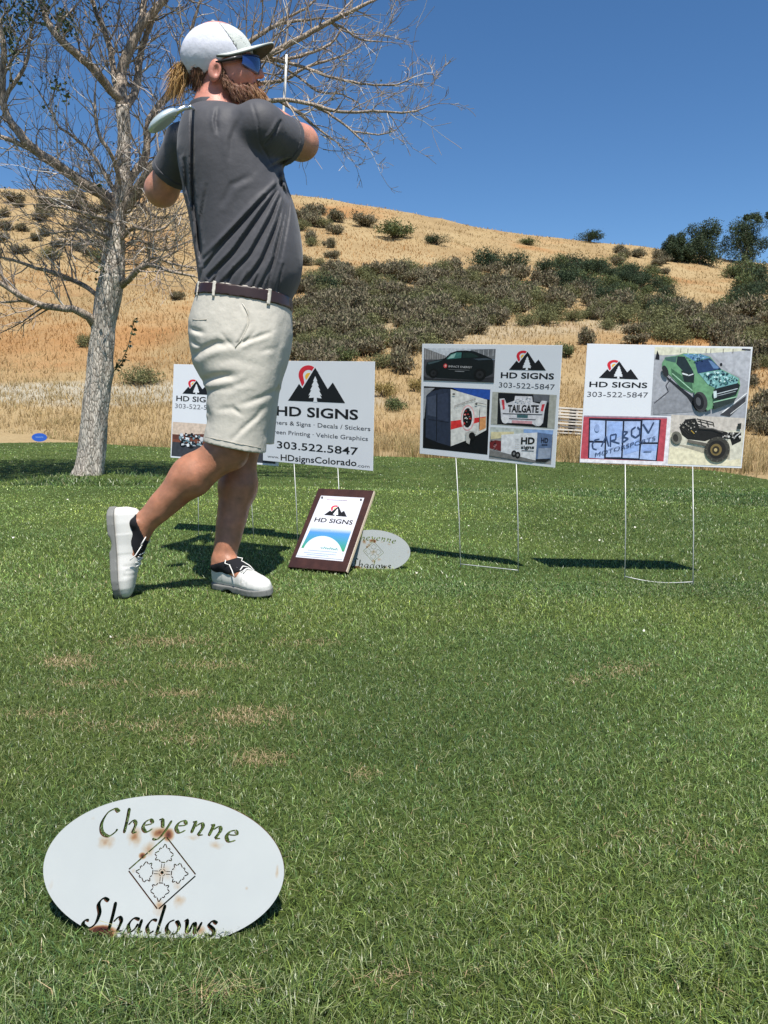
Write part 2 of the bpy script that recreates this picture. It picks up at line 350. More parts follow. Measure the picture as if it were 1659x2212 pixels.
limbs = [
 [(264, 232, 12, 0), (262, 190, 11, .05), (262, 160, 10.5, .1), (272, 125, 10, .1), (288, 90, 10, .1), (302, 60, 9, .1), (322, 36, 8, .1), (348, 8, 7, .1), (375, -30, 6, .1)],
 [(299, 66, 6, .1), (308, 30, 6, .2), (312, -30, 5, .3)],
 [(262, 215, 9, 0), (240, 195, 9, -.1), (215, 165, 8.5, -.2), (190, 137, 8, -.3), (160, 112, 7.5, -.4), (130, 85, 7, -.5), (105, 52, 6, -.5), (90, 10, 5, -.5), (80, -40, 4, -.5)],
 [(258, 210, 7, 0), (246, 160, 6.5, .2), (238, 110, 6, .3), (222, 60, 5.5, .4), (205, 20, 5, .5), (190, -30, 4, .5)],
 [(268, 238, 8, 0), (290, 205, 8, .2), (298, 160, 7.5, .3), (303, 120, 7, .4), (312, 85, 6, .4), (330, 45, 5, .4), (350, -10, 4, .4)],
 [(248, 455, 14, 0), (225, 420, 12, -.1), (190, 402, 11, -.2), (145, 371, 10, -.3), (110, 348, 9.5, -.4), (83, 331, 9, -.4), (60, 310, 8.5, -.5), (40, 284, 8, -.5), (22, 262, 7, -.5), (10, 235, 6.5, -.5), (5, 190, 6, -.5), (7, 140, 5.5, -.5), (8, 95, 5, -.5), (-5, 40, 4, -.5)],
 [(8, 225, 4, -.5), (20, 195, 4, -.5), (45, 160, 3.5, -.5), (62, 118, 3, -.5), (64, 80, 2.5, -.5), (78, 30, 2, -.5)],
 [(83, 331, 5, -.4), (40, 310, 4.5, -.5), (0, 295, 4, -.6), (-50, 280, 3, -.7)],
 [(255, 425, 5, 0), (225, 375, 4, .1), (196, 330, 3.5, .2), (160, 296, 3, .3), (130, 276, 2.5, .3), (112, 245, 2, .4), (85, 200, 1.5, .4)],
 [(266, 410, 5, 0), (240, 335, 4, -.3), (215, 295, 3.5, -.4), (207, 258, 3, -.4), (205, 200, 2, -.4)],
 [(262, 450, 10, 0), (274, 396, 10, .2), (290, 375, 9, .3), (313, 342, 8, .3), (318, 300, 7.5, .3), (322, 260, 7, .3), (345, 225, 6, .4), (375, 180, 5, .4), (400, 110, 4, .5), (420, 40, 3, .5), (440, -20, 2, .5)],
 [(266, 458, 12, 0), (300, 405, 11, -.1), (346, 345, 10, -.2), (385, 295, 9, -.2), (420, 250, 8.5, -.2), (470, 200, 7.5, -.3), (520, 160, 7, -.3), (570, 125, 6, -.3), (604, 107, 5.5, -.4), (661, 75, 5, -.4), (713, 47, 4.5, -.4), (765, 21, 3.5, -.5), (810, 0, 2.5, -.5)],
 [(345, 225, 6, .4), (400, 180, 6, .4), (470, 135, 5.5, .4), (520, 105, 5, .4), (557, 78, 4.5, .4), (596, 55, 4, .4), (640, 46, 3, .4), (697, 40, 2, .4)],
 [(590, 60, 3, .4), (604, 47, 3, .4), (661, 16, 2.5, .4), (690, -10, 2, .4)],
 [(560, 130, 3.5, -.3), (619, 127, 3, -.2), (677, 112, 3, -.1), (713, 96, 2.5, 0), (739, 60, 2, 0)],
 [(470, 200, 5, -.3), (520, 190, 4.5, -.1), (572, 179, 4, 0), (617, 172, 3.5, 0), (656, 148, 3, 0), (700, 133, 2.5, .1), (745, 118, 1.8, .1)],
 [(565, 122, 3.5, -.3), (583, 125, 3.2, -.3), (656, 146, 3, -.3), (713, 166, 2.6, -.4), (791, 182, 2, -.4), (856, 182, 1.6, -.5), (890, 168, 1, -.5)],
 [(420, 250, 6, -.2), (500, 225, 5, -.4), (578, 218, 4.5, -.5), (617, 216, 4, -.6), (677, 226, 3.4, -.6), (739, 242, 2.8, -.7), (817, 240, 2.2, -.7), (882, 243, 1.6, -.7), (925, 229, 1, -.7)],
 [(600, 217, 3, -.5), (640, 239, 3, -.5), (677, 270, 2.5, -.5), (723, 304, 1.5, -.5)],
 [(677, 228, 2.6, -.6), (708, 244, 2.4, -.6), (760, 283, 2, -.6), (793, 315, 1.2, -.6)],
 [(760, 283, 1.8, -.6), (817, 291, 1.4, -.6), (856, 280, 1, -.6)],
 [(720, 50, 2.4, -.4), (747, 65, 2.2, -.4), (780, 86, 1.8, -.4), (822, 90, 1.2, -.4)],
 [(575, 128, 2.4, -.3), (645, 166, 2.2, -.2), (687, 198, 2, -.2), (739, 203, 1.6, -.1), (775, 223, 1, -.1)],
 [(207, 705, 11, 0), (192, 684, 9, -.1), (157, 668, 7.5, -.2), (112, 663, 6.5, -.3), (70, 652, 6, -.4), (42, 638, 5.5, -.5), (22, 624, 5, -.5), (-30, 596, 4, -.6)],
 [(212, 640, 5, 0), (193, 624, 5, .1), (168, 610, 5, .2), (112, 587, 4.5, .3), (78, 579, 4, .4), (28, 562, 3, .5), (-30, 548, 2, .5)],
 [(70, 652, 3, -.4), (40, 650, 2.6, -.4), (0, 655, 2.2, -.4), (-40, 660, 2, -.4)],
 [(262, 616, 8, 0), (280, 604, 6.5, -.1), (297, 582, 6, -.2), (322, 572, 5, -.3), (364, 585, 3.5, -.4), (420, 597, 2, -.5)],
 [(296, 584, 4, -.2), (330, 556, 3, -.2), (372, 570, 2.5, -.2), (430, 582, 1.6, -.2)],
 [(250, 480, 6, 0), (215, 470, 4, -.3), (150, 452, 3, -.5), (100, 440, 2.5, -.6), (75, 405, 1.6, -.7)],
 [(246, 520, 5, 0), (200, 500, 3.4, -.3), (150, 500, 2.4, -.4), (95, 505, 1.6, -.5)],
 [(246, 535, 5, 0), (205, 520, 3.4, .3), (160, 530, 2.4, .4), (110, 525, 1.6, .5)],
 [(258, 520, 5, 0), (290, 490, 4, -.2), (330, 500, 3, -.3), (370, 480, 2, -.3), (392, 440, 1.4, -.3)],
 [(258, 540, 5, 0), (300, 520, 3.6, .2), (350, 540, 2.6, .3), (410, 520, 1.6, .3)],
 [(262, 470, 5, 0), (300, 440, 4, .3), (340, 470, 3, .3), (400, 460, 2, .3)],
]
def resample(pts, step=14, wob=.5):
    out_ = []
    p = np.array(pts, float)
    for i in range(len(p)-1):
        n = max(1, int(np.hypot(*(p[i+1]-p[i])[:2])/step))
        for k in range(n):
            t = k/n; p0 = p[max(i-1, 0)]; p3 = p[min(i+2, len(p)-1)]; a, b = p[i], p[i+1]
            q = .5*((2*a)+(-p0+b)*t+(2*p0-5*a+4*b-p3)*t*t+(-p0+3*a-3*b+p3)*t**3); q[:2] += [rr.gauss(0, wob), rr.gauss(0, wob)]; out_.append(q)
    out_.append(p[-1]); return out_
def limb_mesh(name, pts, n, wob=.6):
    q = resample(pts, 14, wob); P3 = [Vector(TP(a[0], a[1], a[3])-TO) for a in q]; r_ = [a[2]*TS*(1+rr.uniform(-.06, .06)) for a in q]; return tubes(name, [(P3, r_)], n), P3, r_
# trunk with buttressed foot and lumps
q = resample(trunk, 10, .3); P3 = [Vector(TP(a[0], a[1], a[3])-TO) for a in q]; r_ = [a[2]*TS for a in q]
V, Fc = tube(P3, r_, 28); V = np.array([v[:] for v in V]); cen_i = np.repeat(np.array([p[:] for p in P3]), 28, 0)
ang = np.tile(np.arange(28)*2*math.pi/28, len(P3)); lump = 1+.05*np.sin(ang*3+V[:, 2]*5)+.04*np.sin(ang*7-V[:, 2]*9)+.05*(fbm(ang*2+9, V[:, 2]*7, 3)-.5)+.10*np.exp(-V[:, 2]/.10)*np.cos(ang*5)
lump += .22*np.exp(-((V[:, 2]-1.02)/.09)**2)*np.clip(np.cos(ang-0.2), 0, 1)
V = cen_i+(V-cen_i)*lump[:, None]; P3t, r_t = P3, r_; obj('trunk', mesh_py('trunk', V, Fc, True), M_BARK, tree)
limbs += [[(90, 10, 5, -.5), (60, -160, 4, -.4), (-60, -330, 3, -.2)], [(312, -30, 5, .3), (250, -200, 4, 0), (200, -380, 3, 0)], [(375, -30, 6, .1), (420, -180, 4, 0), (430, -360, 3, -.2)], [(-5, 40, 4, -.5), (-120, -120, 3, -.5), (-260, -260, 2, -.5)]]
segs = []
for k, l in enumerate(limbs):
    me, p3, r3 = limb_mesh('limb', l, 9 if l[0][2] > 6 else 7); o = obj('limb', me, M_LIMB, tree); segs.append((p3, r3))
# thin pale rod behind the shoulder, attached as a made-up tree shoot
a0 = TP(612, 226, -.55); me = tubes('pale_rod', [([Vector(TP(u, v, -.5)-TO) for u, v in ((606, 300), (612, 255), (614, 215), (617, 165), (619, 118))], [2.8*TS, 2.7*TS, 2.6*TS, 2.5*TS, 2.1*TS])], 7)
ds = obj('pale_rod', me, mat('pale_rod_white', (.74, .73, .70), rough=.7, noise=(40, .25)), tree); ds['label'] = 'thin straight white rod'
# twigs
TW = []; CO = []; tips = []
def grow(p, d, L_, r, depth):
    n = 3 if L_ < .35 else 5; pts = [p.copy()]; cd = d.normalized()
    for i in range(n):
        cd = (cd+Vector((rr.gauss(0, .16), rr.gauss(0, .16), rr.gauss(.03, .16)))).normalized(); pts.append(pts[-1]+cd*L_/n)
    TW.append((pts, [r*(1-.75*i/n) for i in range(n+1)], depth)); tips.append(pts[-1])
    if depth > 0:
        for k in range(rr.randint(3, 5)):
            i = rr.randint(1, n); dd = (pts[i]-pts[i-1]).normalized(); ax = Vector((rr.gauss(0, 1), rr.gauss(0, 1), rr.gauss(0, 1))); ax = (ax-dd*ax.dot(dd)).normalized()
            grow(pts[i], dd+ax*rr.uniform(.5, 1.1)+Vector((0, 0, .1)), L_*rr.uniform(.35, .65), r*.55, depth-1)
for (p3, r3), l in zip(segs, limbs):
    L_ = sum((p3[i+1]-p3[i]).length for i in range(len(p3)-1)); acc = rr.uniform(.05, .12)*L_; pos = 0
    for i in range(len(p3)-1):
        sl_ = (p3[i+1]-p3[i]).length; pos += sl_
        while acc < pos:
            dd = (p3[i+1]-p3[i]).normalized(); ax = Vector((rr.gauss(0, 1), rr.gauss(0, .8), rr.gauss(.35, .9))); ax = (ax-dd*ax.dot(dd)).normalized(); r0 = min(r3[i]*.45, .011)
            if pos > .12*L_: grow(p3[i+1].copy(), dd*.8+ax, rr.uniform(.25, .68)*(.62 if (l[-1][0] > 600 and r3[i] < .02) else 1.0), max(r0, .0042), 2 if rr.random() < .55 else 1)
            acc += rr.uniform(.06, .135)*(1.0 if r3[i] > .012 else .85)
    grow(p3[-1], p3[-1]-p3[-2], .28, r3[-1]*.8, 2)
for k in range(95):   # tangle of dead shoots low on the stem
    v0 = rr.uniform(420, 600); i = min(range(len(P3t)), key=lambda j: abs(P3t[j].z-(TP(245, v0)[2]-TO[2]))); an = rr.uniform(0, 6.283)
    d0 = Vector((math.cos(an), math.sin(an), rr.uniform(-.05, .6))); grow(P3t[i]+d0*r_t[i]*.8, d0, rr.uniform(.3, .85), rr.uniform(.004, .007), 2 if rr.random() < .7 else 1)
V = []; Fq = []; C = []
for pts, r, dep in TW:
    v, f = tube(pts, [max(k, .0022) for k in r], 4 if dep == 2 else 3, False); b = len(V); V += [x[:] for x in v]; Fq += [tuple(i+b for i in q_) for q_ in f]
    c = np.array([.31, .255, .21])*rr.uniform(.5, 1.4) if rr.random() < .88 else np.array([.62, .58, .52]); C += [c]*len(v)
tw = obj('twigs', mesh_np('twigs', np.array(V), np.array(Fq), 4, np.array(C), True), M_TWIG, tree); kind(tw, 'stuff')
# the few live leaf sprays
V = []; Fq = []; C = []
def leaf(p, s, c):
    d = Vector((rr.gauss(0, 1), rr.gauss(0, 1), rr.gauss(-.2, .8))).normalized(); n = d.orthogonal(); n.rotate(Matrix.Rotation(rr.uniform(0, 6.28), 3, d)); b = len(V)
    V.extend([p[:], (p+d*s*.5+n*s*.3)[:], (p+d*s)[:], (p+d*s*.5-n*s*.3)[:]]); Fq.append((b, b+1, b+2, b+3)); C.extend([c]*4)
for (u, v, ru, rv, n, dy) in [(55, 20, 60, 40, 260, -.5), (140, 50, 28, 35, 240, -.3), (215, 25, 30, 30, 40, .3), (120, 185, 26, 24, 46, -.4), (145, 205, 16, 16, 26, -.4), (25, 110, 14, 40, 90, -.5), (15, 60, 30, 30, 120, -.4), (40, 165, 30, 20, 18, -.4), (110, 235, 20, 16, 16, -.4), (215, 395, 12, 8, 12, -.3), (255, 370, 30, 40, 26, .2), (215, 580, 12, 40, 30, -.2)]:
    for k in range(n): leaf(Vector(TP(rr.gauss(u, ru*.5), rr.gauss(v, rv*.5), dy+rr.gauss(0, .12))-TO), rr.uniform(.02, .05), np.array([.075, .105, .045])*rr.uniform(.5, 1.6))
for k in range(15000):   # the live top of the crown, above the picture
    q_ = Vector((rr.gauss(0, 1), rr.gauss(0, 1), rr.gauss(0, 1))).normalized()*rr.random()**.4; leaf(Vector((-1.1+q_.x*2.5, -.5+q_.y*2.2, 6.0+q_.z*1.15)), rr.uniform(.05, .10), np.array([.075, .105, .045])*rr.uniform(.5, 1.6))
for k in range(300):   # scattered dry leaves along the twigs
    t = rr.choice(tips); leaf(t, rr.uniform(.015, .03), np.array([.20, .16, .09])*rr.uniform(.5, 1.3) if rr.random() < .6 else np.array([.09, .12, .05]))
lv = obj('leaves', mesh_np('leaves', np.array(V), np.array(Fq), 4, np.array(C)), M_LEAF, tree); kind(lv, 'stuff')
# leafy sprout on the trunk
sp = []; V = []; Fq = []; C = []
for pth in ([(246, 796), (262, 780), (275, 755), (283, 725), (288, 700), (292, 688)], [(248, 800), (256, 792), (266, 782), (272, 776)]): sp.append(([Vector(TP(u, v, -.22)-TO) for u, v in pth], .004))
spo = obj('sprout', tubes('sprout', sp, 5), mat('green_stem', (.06, .07, .03), rough=.7), tree)
for pts, _ in sp:
    for i in range(len(pts)-1):
        for k in range(7): leaf(pts[i].lerp(pts[i+1], rr.random()), rr.uniform(.03, .055), np.array([.035, .05, .02])*rr.uniform(.6, 1.5))
kind(obj('sprout_leaves', mesh_np('sprout_leaves', np.array(V), np.array(Fq), 4, np.array(C)), M_LEAF, spo), 'stuff')
# ================================================================== HILL VEGETATION
M_SHRUB = mat('shrub_foliage', attr='col', rough=.75, spec=.15, trans=.15)
def shrub_mesh(name, seed, n, cols, leaf=(.03, .07), flat=.75, stems=26, up=.5, lobes=7, hollow=.55):
    """bush about 1 m wide: woody stems fanning from the root and leaf faces gathered in uneven lobes"""
    r = np.random.default_rng(seed); V = []; Fq = []; C = []
    lc = r.normal(0, 1, (lobes, 3)); lc /= np.linalg.norm(lc, axis=1)[:, None]; lc *= r.uniform(.15, .42, (lobes, 1)); lc[:, 2] = np.abs(lc[:, 2])*flat+.16; lr = r.uniform(.14, .28, lobes)
    k = r.integers(0, lobes, n); d = r.normal(0, 1, (n, 3)); d /= np.linalg.norm(d, axis=1)[:, None]; rad = lr[k]*r.uniform(hollow, 1.08, n)**.8
    p = lc[k]+d*rad[:, None]; p[:, 2] = np.abs(p[:, 2])*1.0; p = p*(1+.12*r.normal(0, 1, (n, 1)))
    s = r.uniform(*leaf, n); a = r.normal(0, 1, (n, 3)); a[:, 2] += up*2; a /= np.linalg.norm(a, axis=1)[:, None]; b = np.cross(a, r.normal(0, 1, (n, 3))); b /= np.linalg.norm(b, axis=1)[:, None]
    w_ = s*.35; Vq = np.stack([p-b*w_[:, None]*.5, p+b*w_[:, None]*.5, p+a*s[:, None]+b*w_[:, None]*.4, p+a*s[:, None]-b*w_[:, None]*.4], 1).reshape(-1, 3)
    cc = np.array(cols)[r.integers(0, len(cols), n)]*r.uniform(.65, 1.35, (n, 1)); Cq = np.repeat(cc, 4, 0); Q = np.arange(4*n).reshape(-1, 4)
    sv = []; sf = []
    for i in range(stems):
        t = lc[r.integers(0, lobes)]+r.normal(0, .12, 3); t[2] = abs(t[2])+.1; m_ = t*.5+r.normal(0, .03, 3); v, f = tube([(0, 0, -.05), tuple(m_), tuple(t)], [.014, .009, .004], 3, False); o = 4*n+len(sv); sv += [x[:] for x in v]; sf += [tuple(j+o for j in q) for q in f]
    me = mesh_np(name, np.concatenate([Vq, np.array(sv)]), np.concatenate([Q, np.array(sf)]), 4, np.concatenate([Cq, np.tile(np.array([[.11, .09, .07]]), (len(sv), 1))])); me.materials.append(M_SHRUB); return me
SAGE = [(.18, .155, .095), (.145, .135, .08), (.215, .185, .12), (.125, .13, .07), (.165, .14, .10), (.24, .205, .13)]
OLIV = [(.155, .16, .075), (.19, .19, .085), (.125, .135, .06)]; GREEN = [(.10, .125, .05), (.13, .15, .055), (.075, .10, .045)]; DARK = [(.045, .07, .038), (.065, .09, .045), (.034, .055, .032)]; YEL = [(.30, .22, .07), (.25, .19, .07), (.34, .27, .11)]
sage = [shrub_mesh('sagebrush', 100+i, 1900, SAGE, (.04, .11), .8, 40, .9, 8, .35) for i in range(6)]
oliv = [shrub_mesh('olive_shrub', 200+i, 1900, OLIV, (.03, .065), .6, 20, .4, 9) for i in range(2)]
green = [shrub_mesh('green_shrub', 300+i, 2000, GREEN, (.03, .07), .6, 20, .4, 9) for i in range(3)]
dark = [shrub_mesh('oak_brush', 400+i, 2300, DARK, (.03, .065), .7, 20, .3, 10) for i in range(3)]
yel = [shrub_mesh('rabbitbrush', 500+i, 1500, YEL, (.03, .08), .7, 30, .8, 8, .4) for i in range(1)]
vr_ = random.Random(5)
def bush(name, me, u, v, wpx, hpx, label, cat, group=None):
    """stand a bush on the hillside where the ray through its foot meets the slope; size from its apparent size at that distance"""
    g = hit(u, v); d = g[1]; o = obj(name, me); o.location = g - np.array([0, 0, .04])
    sx = wpx/F*d/.95; sz = hpx/F*d/.72; o.scale = (sx, sx*vr_.uniform(.85, 1.15), sz); o.rotation_euler = (0, 0, vr_.uniform(0, 6.28)); return tag(o, label, cat, group)
def inpoly(x, y, poly):
    c = False
    for i in range(len(poly)):
        (x1, y1), (x2, y2) = poly[i], poly[i-1]
        if (y1 > y) != (y2 > y) and x < (x2-x1)*(y-y1)/(y2-y1+1e-9)+x1: c = not c
    return c
def scatter(poly, n, mind, rng):
    xs = [p[0] for p in poly]; ys = [p[1] for p in poly]; out_ = []; tries = 0
    while len(out_) < n and tries < 40000:
        tries += 1; x = rng.uniform(min(xs), max(xs)); y = rng.uniform(min(ys), max(ys))
        if inpoly(x, y, poly) and all((x-a)**2+((y-b)*2.2)**2 > mind**2 for a, b in out_): out_.append((x, y))
    return sorted(out_, key=lambda t: t[1])
# the big sagebrush thicket across the slope
zone = [(640, 618), (700, 590), (850, 590), (1000, 585), (1160, 600), (1320, 650), (1480, 668), (1675, 680), (1675, 800), (1560, 780), (1420, 735), (1330, 722), (1240, 705), (1060, 712), (960, 760), (905, 775), (850, 800), (640, 805)]
for u, v in scatter(zone, 245, 18, vr_):
    s = np.interp(v, [580, 800], [36, 58])*vr_.uniform(.75, 1.3)
    row = 'top edge' if v < 640 else 'upper part' if v < 675 else 'middle' if v < 715 else 'lower part' if v < 755 else 'bottom edge'
    col_ = 'close beside the person' if u < 740 else 'above the services sign' if u < 860 else 'above the gap between signs' if u < 950 else 'above the car photo' if u < 1080 else 'above the collage sign\'s logo' if u < 1210 else 'above the right signs\' gap' if u < 1300 else 'above the pickup sign\'s logo' if u < 1420 else 'above the pickup photo'
    green_ = vr_.random() < .42; lb = ('olive green' if green_ else 'grey brown')+' shrub at the thicket\'s '+row+' '+col_
    bush('sagebrush', vr_.choice(oliv if green_ else sage), u, v, s*1.25, s*vr_.uniform(.7, .95), lb, 'shrub', lb)
zl = [(-60, 425), (230, 430), (250, 560), (-60, 560)]
for u, v in scatter(zl, 34, 26, vr_):
    s = vr_.uniform(22, 40); lb = 'low sagebrush '+('on the skyline' if v < 455 else 'below the skyline' if v < 490 else 'in mid slope' if v < 525 else 'low on the slope')+' '+('at the left edge of view' if u < 50 else 'left of the tree limbs' if u < 120 else 'behind the big left limb' if u < 190 else 'close behind the tree stem')
    bush('sagebrush', vr_.choice(sage), u, v, s*1.3, s*.75, lb, 'shrub', lb)
for u, v in scatter([(640, 455), (735, 470), (735, 580), (640, 600)], 16, 20, vr_):
    s = vr_.uniform(26, 42); bush('sagebrush', vr_.choice(sage+oliv), u, v, s*1.2, s*.8, 'greyish shrub on the upper slope close beside the person\'s back', 'shrub', 'shrubs beside the person on the upper slope')
for u, v in scatter([(1330, 535), (1440, 540), (1450, 600), (1330, 585)], 12, 18, vr_):
    s = vr_.uniform(20, 32); bush('sagebrush', vr_.choice(sage+oliv), u, v, s*1.3, s*.75, 'low brown shrub just left of the dark ridge trees', 'shrub', 'shrubs left of the ridge trees')
for u, v in scatter([(1560, 590), (1680, 600), (1680, 700), (1540, 690)], 12, 24, vr_):
    s = vr_.uniform(40, 62); bush('oak_brush', vr_.choice(dark+green), u, v, s*1.2, s*.95, 'dark green brush on the slope at the right edge of view', 'shrub', 'dark brush at the right edge')
for u, v in scatter([(1180, 575), (1300, 580), (1460, 620), (1460, 690), (1330, 670), (1190, 625)], 44, 18, vr_):
    s = vr_.uniform(32, 50); lb = ('upper' if v < 600 else 'middle' if v < 630 else 'lower')+' green oak brush '+('left end of the green band' if u < 1240 else 'above the gap of the right signs' if u < 1300 else 'above the pickup sign\'s logo' if u < 1380 else 'below the dark ridge trees')
    bush('oak_brush', vr_.choice(dark+dark+green), u, v, s*1.3, s*.85, lb, 'shrub', lb)
for u, v in scatter([(1560, 760), (1680, 770), (1680, 960), (1630, 960)], 12, 22, vr_):
    s = vr_.uniform(40, 64); bush('sagebrush', vr_.choice(sage), u, v, s*1.1, s*.9, 'brown sagebrush at the right edge behind the pickup sign', 'shrub', 'sagebrush behind the pickup sign')
ones = [  # shrubs that stand apart
 ('green_shrub', green[0], 852, 514, 92, 40, 'long green shrub alone on the tan slope below the ridge'), ('oak_brush', dark[0], 944, 528, 52, 25, 'small dark oval shrub alone on the tan slope'), ('sagebrush', sage[1], 782, 488, 64, 28, 'brown shrub on the tan slope up and left of the long green shrub'),
 ('green_shrub', green[1], 1004, 470, 30, 10, 'tiny shrub on the ridge line above the small dark oval shrub'), ('green_shrub', green[2], 1141, 530, 44, 20, 'round green shrub on the bare slope right of the small oval shrub'), ('green_shrub', green[0], 1184, 511, 56, 20, 'flat olive shrub on the skyline'),
 ('oak_brush', dark[1], 1050, 582, 90, 48, 'left half of the wide dark green brush above the thicket'), ('oak_brush', dark[2], 1105, 584, 76, 42, 'right half of the wide dark green brush above the thicket'), ('oak_brush', dark[0], 1270, 522, 56, 28, 'left dark shrub of the pair on the skyline'), ('oak_brush', dark[1], 1312, 522, 60, 34, 'right dark shrub of the pair on the skyline'),
 ('green_shrub', green[1], 718, 592, 66, 32, 'bright green shrub at the upper left end of the thicket'), ('oak_brush', dark[2], 690, 632, 80, 42, 'dark green shrub right beside the person\'s belly'), ('green_shrub', green[2], 1130, 640, 80, 36, 'green shrub standing out in the grey thicket'),
 ('green_shrub', green[0], 735, 792, 80, 50, 'yellowish green shrub just above the services sign'), ('olive_shrub', oliv[0], 305, 832, 88, 52, 'round olive shrub on the dry field right of the tree trunk'), ('olive_shrub', oliv[1], 186, 752, 46, 40, 'small olive shrub half behind the tree trunk'), ('sagebrush', sage[2], 381, 647, 42, 20, 'small tan shrub on the field left of the belt'),
 ('green_shrub', green[2], 1224, 772, 60, 38, 'green shrub between the two right signs'), ('green_shrub', green[1], 860, 886, 60, 40, 'dark green shrub between the services sign and the collage sign'), ('sagebrush', sage[3], 864, 808, 66, 70, 'tall grey sagebrush standing alone above the gap between two signs'), ('rabbitbrush', yel[0], 896, 846, 44, 38, 'yellow shrub half behind the collage sign\'s left edge'), ('rabbitbrush', yel[0], 828, 856, 56, 40, 'tan shrub above the dark green shrub between two signs'),
 ('sagebrush', sage[4], 1262, 745, 46, 40, 'bare upright brush above the green shrub between the right signs'), ('sagebrush', sage[0], 1376, 742, 60, 26, 'low brush above the pickup sign\'s left half'), ('olive_shrub', oliv[0], 225, 566, 70, 36, 'olive shrub behind the tree at the foot of the upper slope'), ('olive_shrub', oliv[1], 110, 560, 60, 34, 'olive shrub on the left slope beyond the lowest branches')]
for nm, me, u, v, w_, h_, lb in ones: bush(nm, me, u, v, w_, h_, lb, 'shrub')
# juniper / oak trees on the right of the ridge
def ridge_tree(seed, u, v, wpx, hpx, label, spiky=0):
    g = hit(u, v); d = g[1]; wd = wpx/F*d; ht = hpx/F*d; r = np.random.default_rng(seed); t = thing('evergreen_tree', label, 'tree', g-np.array([0, 0, .1]), group='dark trees on the ridge')
    me, _p = None, None
    obj('trunk', tubes('trunk', [([(0, 0, -.2), (.05*wd, 0, ht*.3), (0, .02, ht*.7)], [wd*.035, wd*.025, wd*.01]), ([(0, 0, ht*.15), (.2*wd, 0, ht*.45)], [wd*.02, wd*.006]), ([(0, 0, ht*.15), (-.2*wd, .05, ht*.45)], [wd*.02, wd*.006])], 7), M_BARK, t)
    n = 16000; L_ = 44; lc = np.column_stack([r.uniform(-.5, .5, L_)*wd*.75, r.uniform(-.4, .4, L_)*wd*.7, r.uniform(.04, .84, L_)*ht]); lc[:, :2] *= (1-.55*np.clip(lc[:, 2:]/ht-.35, 0, 1)); lr = r.uniform(.11, .20, L_)*wd
    for k in range(spiky): lc[k] = [r.uniform(-.15, .4)*wd, r.uniform(-.2, .2)*wd, ht*r.uniform(.82, 1.0)]; lr[k] = .07*wd
    k = r.integers(0, L_, n); dv = r.normal(0, 1, (n, 3)); dv /= np.linalg.norm(dv, axis=1)[:, None]; p = lc[k]+dv*(lr[k]*r.uniform(.45, 1.1, n))[:, None]; s = r.uniform(.08, .2, n); a = r.normal(0, 1, (n, 3)); a /= np.linalg.norm(a, axis=1)[:, None]; b = np.cross(a, r.normal(0, 1, (n, 3))); b /= np.linalg.norm(b, axis=1)[:, None]
    Vq = np.stack([p-b*s[:, None]*.3, p+b*s[:, None]*.3, p+a*s[:, None]+b*s[:, None]*.2, p+a*s[:, None]-b*s[:, None]*.2], 1).reshape(-1, 3); cc = np.array(DARK+[(.06, .075, .04)])[r.integers(0, 4, n)]*r.uniform(.6, 1.5, (n, 1))
    o = obj('crown', mesh_np('crown', Vq, np.arange(4*n).reshape(-1, 4), 4, np.repeat(cc, 4, 0)), M_SHRUB, t)
ridge_tree(1, 1462, 566, 66, 66, 'low dark tree at the left end of the ridge group'); ridge_tree(2, 1510, 570, 96, 88, 'broad rounded dark tree in the middle of the ridge group'); ridge_tree(3, 1606, 568, 96, 104, 'tallest dark tree with spiky top at the right of the ridge group', 6)

# ================================================================== DRY GRASS
n = 130000
u_ = RNG.random(n); y = 16*(116/16)**u_; x = (RNG.random(n)*2-1)*(y*.68+3)
nzv = fbm(x*.12+3, y*.12+8, 4); keep = (y > lawn_far(x)+.3) & (RNG.random(n) < .35+1.1*nzv); x = x[keep]; y = y[keep]; nzv = nzv[keep]; n = len(x)
z = terrain_z(x, y); h_ = RNG.uniform(.10, .24, n)*(.7+.8*nzv); wd = np.maximum(.010, .0011*y)*RNG.uniform(.6, 1.3, n)
tone = fbm(x*.06+50, y*.06+20, 3)[:, None]; base = np.array([.41, .28, .12])*(1-tone)+np.array([.43, .325, .165])*tone; base = base*RNG.uniform(.82, 1.15, (n, 1)); red = sstep(.5, .75, fbm(x*.05+9, y*.05+77, 3))[:, None]; base = base*(1-red*np.array([0, .22, .38]))
g = obj('dry_hill_grass', blades('dry_hill_grass', np.column_stack([x, y]), z-.02, h_, wd, np.clip(RNG.normal(.5, .3, n), .05, 1.3), RNG.uniform(0, 6.28, n), base*.92, base*1.06, 1, None, .5, .35), M_STRAW); kind(g, 'stuff')
